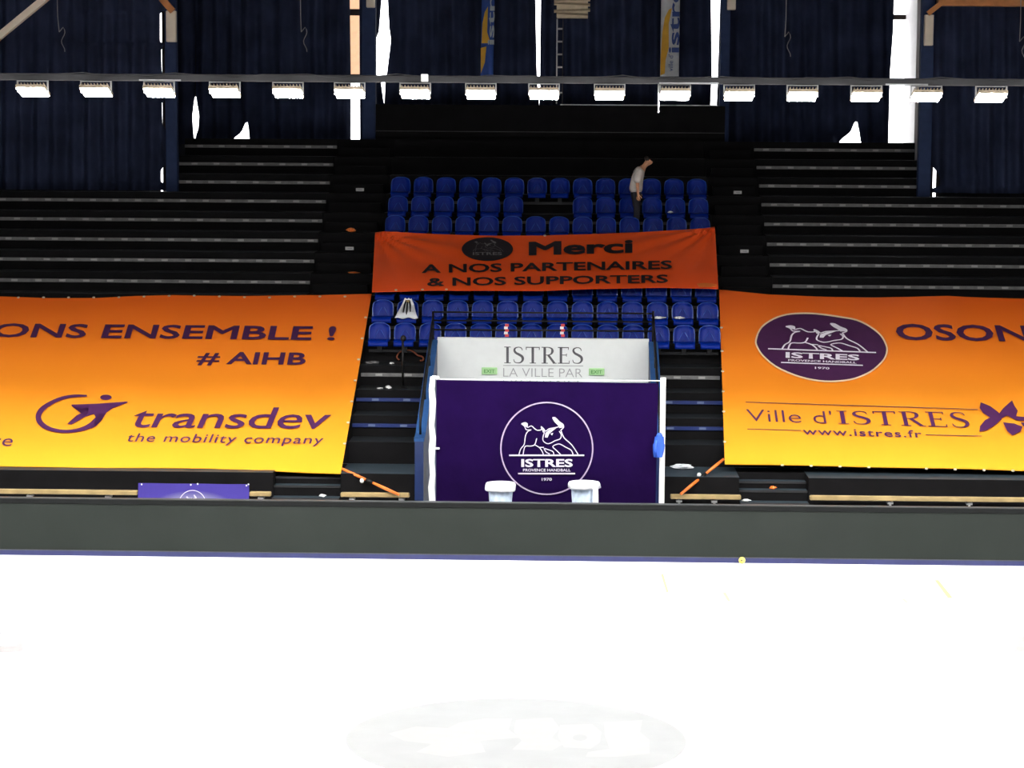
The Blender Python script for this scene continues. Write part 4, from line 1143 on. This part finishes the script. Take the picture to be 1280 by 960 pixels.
tro = [(0.0, 0, 0.96, (0.145, 0.13)), (0.0, 0, 0.86, (0.15, 0.14)), (0.0, -0.06, 0.78, 0.10), (0.03, -0.06, 0.47, 0.075), (-0.015, -0.065, 0.09, 0.062), (0.0, 0.06, 0.78, 0.10), (0.03, 0.06, 0.47, 0.075), (-0.015, 0.065, 0.09, 0.062)]
add_skin_mesh('trousers', tro, [(0, 1), (1, 2), (2, 3), (3, 4), (1, 5), (5, 6), (6, 7)], 'trousers')
add_skin_mesh('hair', [(0.200, 0, 1.56, (0.085, 0.078)), (0.23, 0, 1.61, (0.098, 0.082)), (0.275, 0, 1.632, (0.075, 0.055))], [(0, 1), (1, 2)], 'hair')
base = WLOC[PR.name]
for s in (-1, 1):
    MB().bevbox(base.x - 0.07, base.x + 0.19, base.y + s * 0.065 - 0.045, base.y + s * 0.065 + 0.045, base.z + 0.005, base.z + 0.085, 0.02).build('shoe', 'shoe', PR)
    MB().sphere((base.x + 0.325, base.y + s * 0.033, base.z + 1.56), 0.010, 0.012, 0.008, 8, 6).build('eye', 'eye_dark', PR, smooth=True)
    MB().sphere((base.x + 0.235, base.y + s * 0.088, base.z + 1.54), 0.022, 0.010, 0.030, 8, 6).build('ear', 'skin', PR, smooth=True)

# ------------------------------------------------------------------ small things
def crumple(name, label, cat, c, sx, sy, sz, m, seed, group=None):
    rnd = random.Random(seed); mb = MB()
    ph = [rnd.random() * 6 for _ in range(6)]
    n, k = 16, 8; vs = []
    for i in range(k + 1):
        t = math.pi * i / k
        for j in range(n):
            a = 2 * math.pi * j / n
            q = 1 + 0.28 * math.sin(3 * a + ph[0] + i) + 0.18 * math.sin(5 * a + ph[1] - 2 * i) + 0.12 * rnd.uniform(-1, 1)
            vs.append(Vector(c) + Vector((sx * q * max(math.sin(t), .03) * math.cos(a), sy * q * max(math.sin(t), .03) * math.sin(a), sz * (1 - math.cos(t)) * (0.8 + 0.2 * rnd.random()))))
    fs = [(i * n + j, i * n + (j + 1) % n, (i + 1) * n + (j + 1) % n, (i + 1) * n + j) for i in range(k) for j in range(n)]
    mb.add(vs, fs)
    return tag(mb.build(name, m, None, c), label, cat, group)
# white jacket thrown over the second seat of the second lowest row
cs = Vector((XS0 - 3.25 + 0.5, rowY(4) - 0.036, rowZ(4)))
WJ = thing('white_jacket', 'white jacket with black strings thrown over a blue seat', 'jacket', cs + Vector((0, -0.2, 0.24)))
def wj(u, v, o):
    x = cs.x + (u - 0.5) * (0.47 - 0.33 * v ** 0.9); y = cs.y - 0.41 + 0.47 * min(1, v * 1.6) ** 2 - o - 0.03 * math.sin(u * 9.0) * (1 - 0.5 * v)
    z = cs.z + 0.225 + 0.36 * v + 0.012 * math.sin(u * 13)
    return Vector((x, y - 0.02, z))
MB().slab(wj, 16, 12, 0.03).build('fabric', 'white_cloth', WJ, smooth=True)
for du, l in ((-0.05, 0.16), (0.0, 0.22), (0.06, 0.14)):
    MB().tube([(cs.x + du * .6, cs.y - 0.02, cs.z + 0.55), (cs.x + du, cs.y - 0.16, cs.z + 0.47), (cs.x + du * 1.3, cs.y - 0.36, cs.z + 0.56 - l - 0.06)], [0.016, 0.02, 0.014], 6).build('drawstring', 'black_plastic', WJ)
MB().sphere((cs.x + 0.01, cs.y - 0.05, cs.z + 0.53), 0.05, 0.04, 0.035, 8, 6).build('collar', 'wood_pale', WJ, smooth=True)
for k, (dx, lab, m) in enumerate(((11, 'white plastic film lying on a blue seat', 'paper'), (12, 'white and pink wrapper lying on a blue seat', 'paper'))):
    xx = XS0 - 3.25 + 0.5 * dx
    crumple('wrapper', lab, 'wrapper', (xx + (0.0 if k == 0 else -0.08), rowY(4) - 0.29, rowZ(4) + 0.235), 0.13 if k == 0 else 0.09, 0.06, 0.03, m, 5 + k, 'litter on the blue seats')
crumple('wrapper', 'tiny white wrapper on a seat below the standing person', 'wrapper', (XS0 - 3.25 + 0.5 * 12 - 0.12, rowY(9) - 0.33, rowZ(9) + 0.232), 0.05, 0.03, 0.025, 'paper', 9, 'litter on the blue seats')
# litter on the seatless rows left of the white wall
def on_tread(px, n, back=0.3): 
    p = atZ(px, 450, treadZ(n)); Y = rowY(n) + back; q = atY(px, 450, Y); return Vector((q.x, Y, treadZ(n) + 0.006))
crumple('paper_scrap', 'crumpled grey-white paper on the dark step under the lowest seats', 'paper', on_tread(466, 2, 0.25), 0.12, 0.05, 0.03, 'rail_grey', 21, 'paper scraps on the dark rows')
crumple('paper_scrap', 'small white card on the dark step beside the black stand', 'paper', on_tread(490, 2, 0.25), 0.04, 0.04, 0.018, 'paper', 22, 'paper scraps on the dark rows')
crumple('paper_scrap', 'white paper slip on the dark step below the grey rail', 'paper', on_tread(475, 1, 0.2), 0.05, 0.04, 0.015, 'paper', 23, 'paper scraps on the dark rows')
crumple('paper_scrap', 'twisted white paper on the dark step below the grey rail', 'paper', on_tread(485.5, 1, 0.2), 0.05, 0.04, 0.035, 'paper', 24, 'paper scraps on the dark rows')
q = atZ(854, 586, ZG + 0.006)
crumple('white_cloth', 'crumpled white cloth lying on the gangway right of the backdrop', 'cloth', q, 0.19, 0.16, 0.045, 'white_cloth', 31)
crumple('orange_glove', 'small orange object on the right recessed stair', 'object', Vector((pxX(966, YG + 0.2), YG + 0.2, ZG - 0.234)), 0.06, 0.05, 0.03, 'strap_orange', 33)
crumple('paper_scrap', 'white scrap on the lower step of the right recessed stair', 'paper', Vector((pxX(933, YG - 0.1), YG - 0.12, ZG - 0.414)), 0.07, 0.05, 0.025, 'paper', 34)
crumple('paper_scrap', 'white scrap on the lower step of the left recessed stair', 'paper', Vector((pxX(403, YG - 0.1), YG - 0.12, ZG - 0.414)), 0.06, 0.05, 0.03, 'paper', 35)
# black stand with cable
st = on_tread(503.5, 1, 0.35)
ST = thing('microphone_stand', 'thin black stand with round head before the lowest seats', 'stand', st)
MB().lathe([(0.11, 0.0), (0.11, 0.02), (0.02, 0.035), (0.015, 0.06)], st, 16).build('base', 'black_plastic', ST)
hz = atY(503.5, 423, st.y).z
MB().tube([st + Vector((0, 0, .05)), (st.x, st.y, hz)], 0.022, 8).build('pole', 'black_plastic', ST, smooth=True)
MB().sphere((st.x + 0.01, st.y, hz), 0.055, 0.05, 0.06, 10, 8).build('head', 'black_plastic', ST, smooth=True)
yk = rowY(3) - 0.045
cz = [(499, 450), (496, 446), (500, 440), (509, 437.5), (516, 439), (522, 444), (528, 446), (529, 450), (525, 451)]
o = MB().tube([atY(a, b, yk) for a, b in smooth2d(cz, 4)], 0.016, 6).build('cable', 'cable_rust', None, atY(512, 453, yk), smooth=True)
tag(o, 'curled rust-red cable beside the black stand', 'cable')
# row plates on the aisle risers
for px, py, lab in ((450, 237, 'small white row plate high on the left aisle stair'), (437, 310.5, 'small white row plate low on the left aisle stair'),
                    (922, 240.5, 'small white row plate high on the right aisle stair'), (930.5, 314, 'small white row plate low on the right aisle stair')):
    cand = []
    for n in range(4, 14):
        for yf, za, zb2 in ((rowY(n) + T - 0.36, treadZ(n), treadZ(n) + RISE / 2), (rowY(n), treadZ(n) - RISE / 2, treadZ(n))):
            q = atY(px, py, yf); zc = min(max(q.z, za + 0.045), zb2 - 0.04)
            cand.append((abs(q.z - zc), yf, Vector((q.x, yf - 0.004, zc))))
    _, yf, p = min(cand, key=lambda t: t[0])
    R = thing('row_plate', lab, 'sign', p, 'row plates on the aisle stairs')
    MB().bevbox(p.x - 0.09, p.x + 0.09, yf - 0.02, yf - 0.003, p.z - 0.035, p.z + 0.035, 0.005).build('plate', 'paper', R)
    MB().box(p.x - 0.04, p.x + 0.05, yf - 0.023, yf - 0.0195, p.z - 0.008, p.z + 0.006).build('mark', 'ink_light', R)
for px, py, sx, sz, lab in ((439, 292.5, 0.09, 0.05, 'orange strap end on the left aisle stair, upper'), (441.5, 354, 0.11, 0.022, 'flat orange strap end on the left aisle stair, lower')):
    cand = min(((n, atZ(px, py, treadZ(n))) for n in range(4, 12)), key=lambda q: abs(q[1].y - (rowY(q[0]) + 0.2)))
    n = cand[0]; q = atY(px, py, rowY(n) + 0.15)
    crumple('strap_end', lab, 'strap', Vector((q.x, rowY(n) + 0.15, treadZ(n) + 0.003)), sx, 0.06, sz, 'strap_orange', 40 + int(px), 'orange scraps on the aisle')
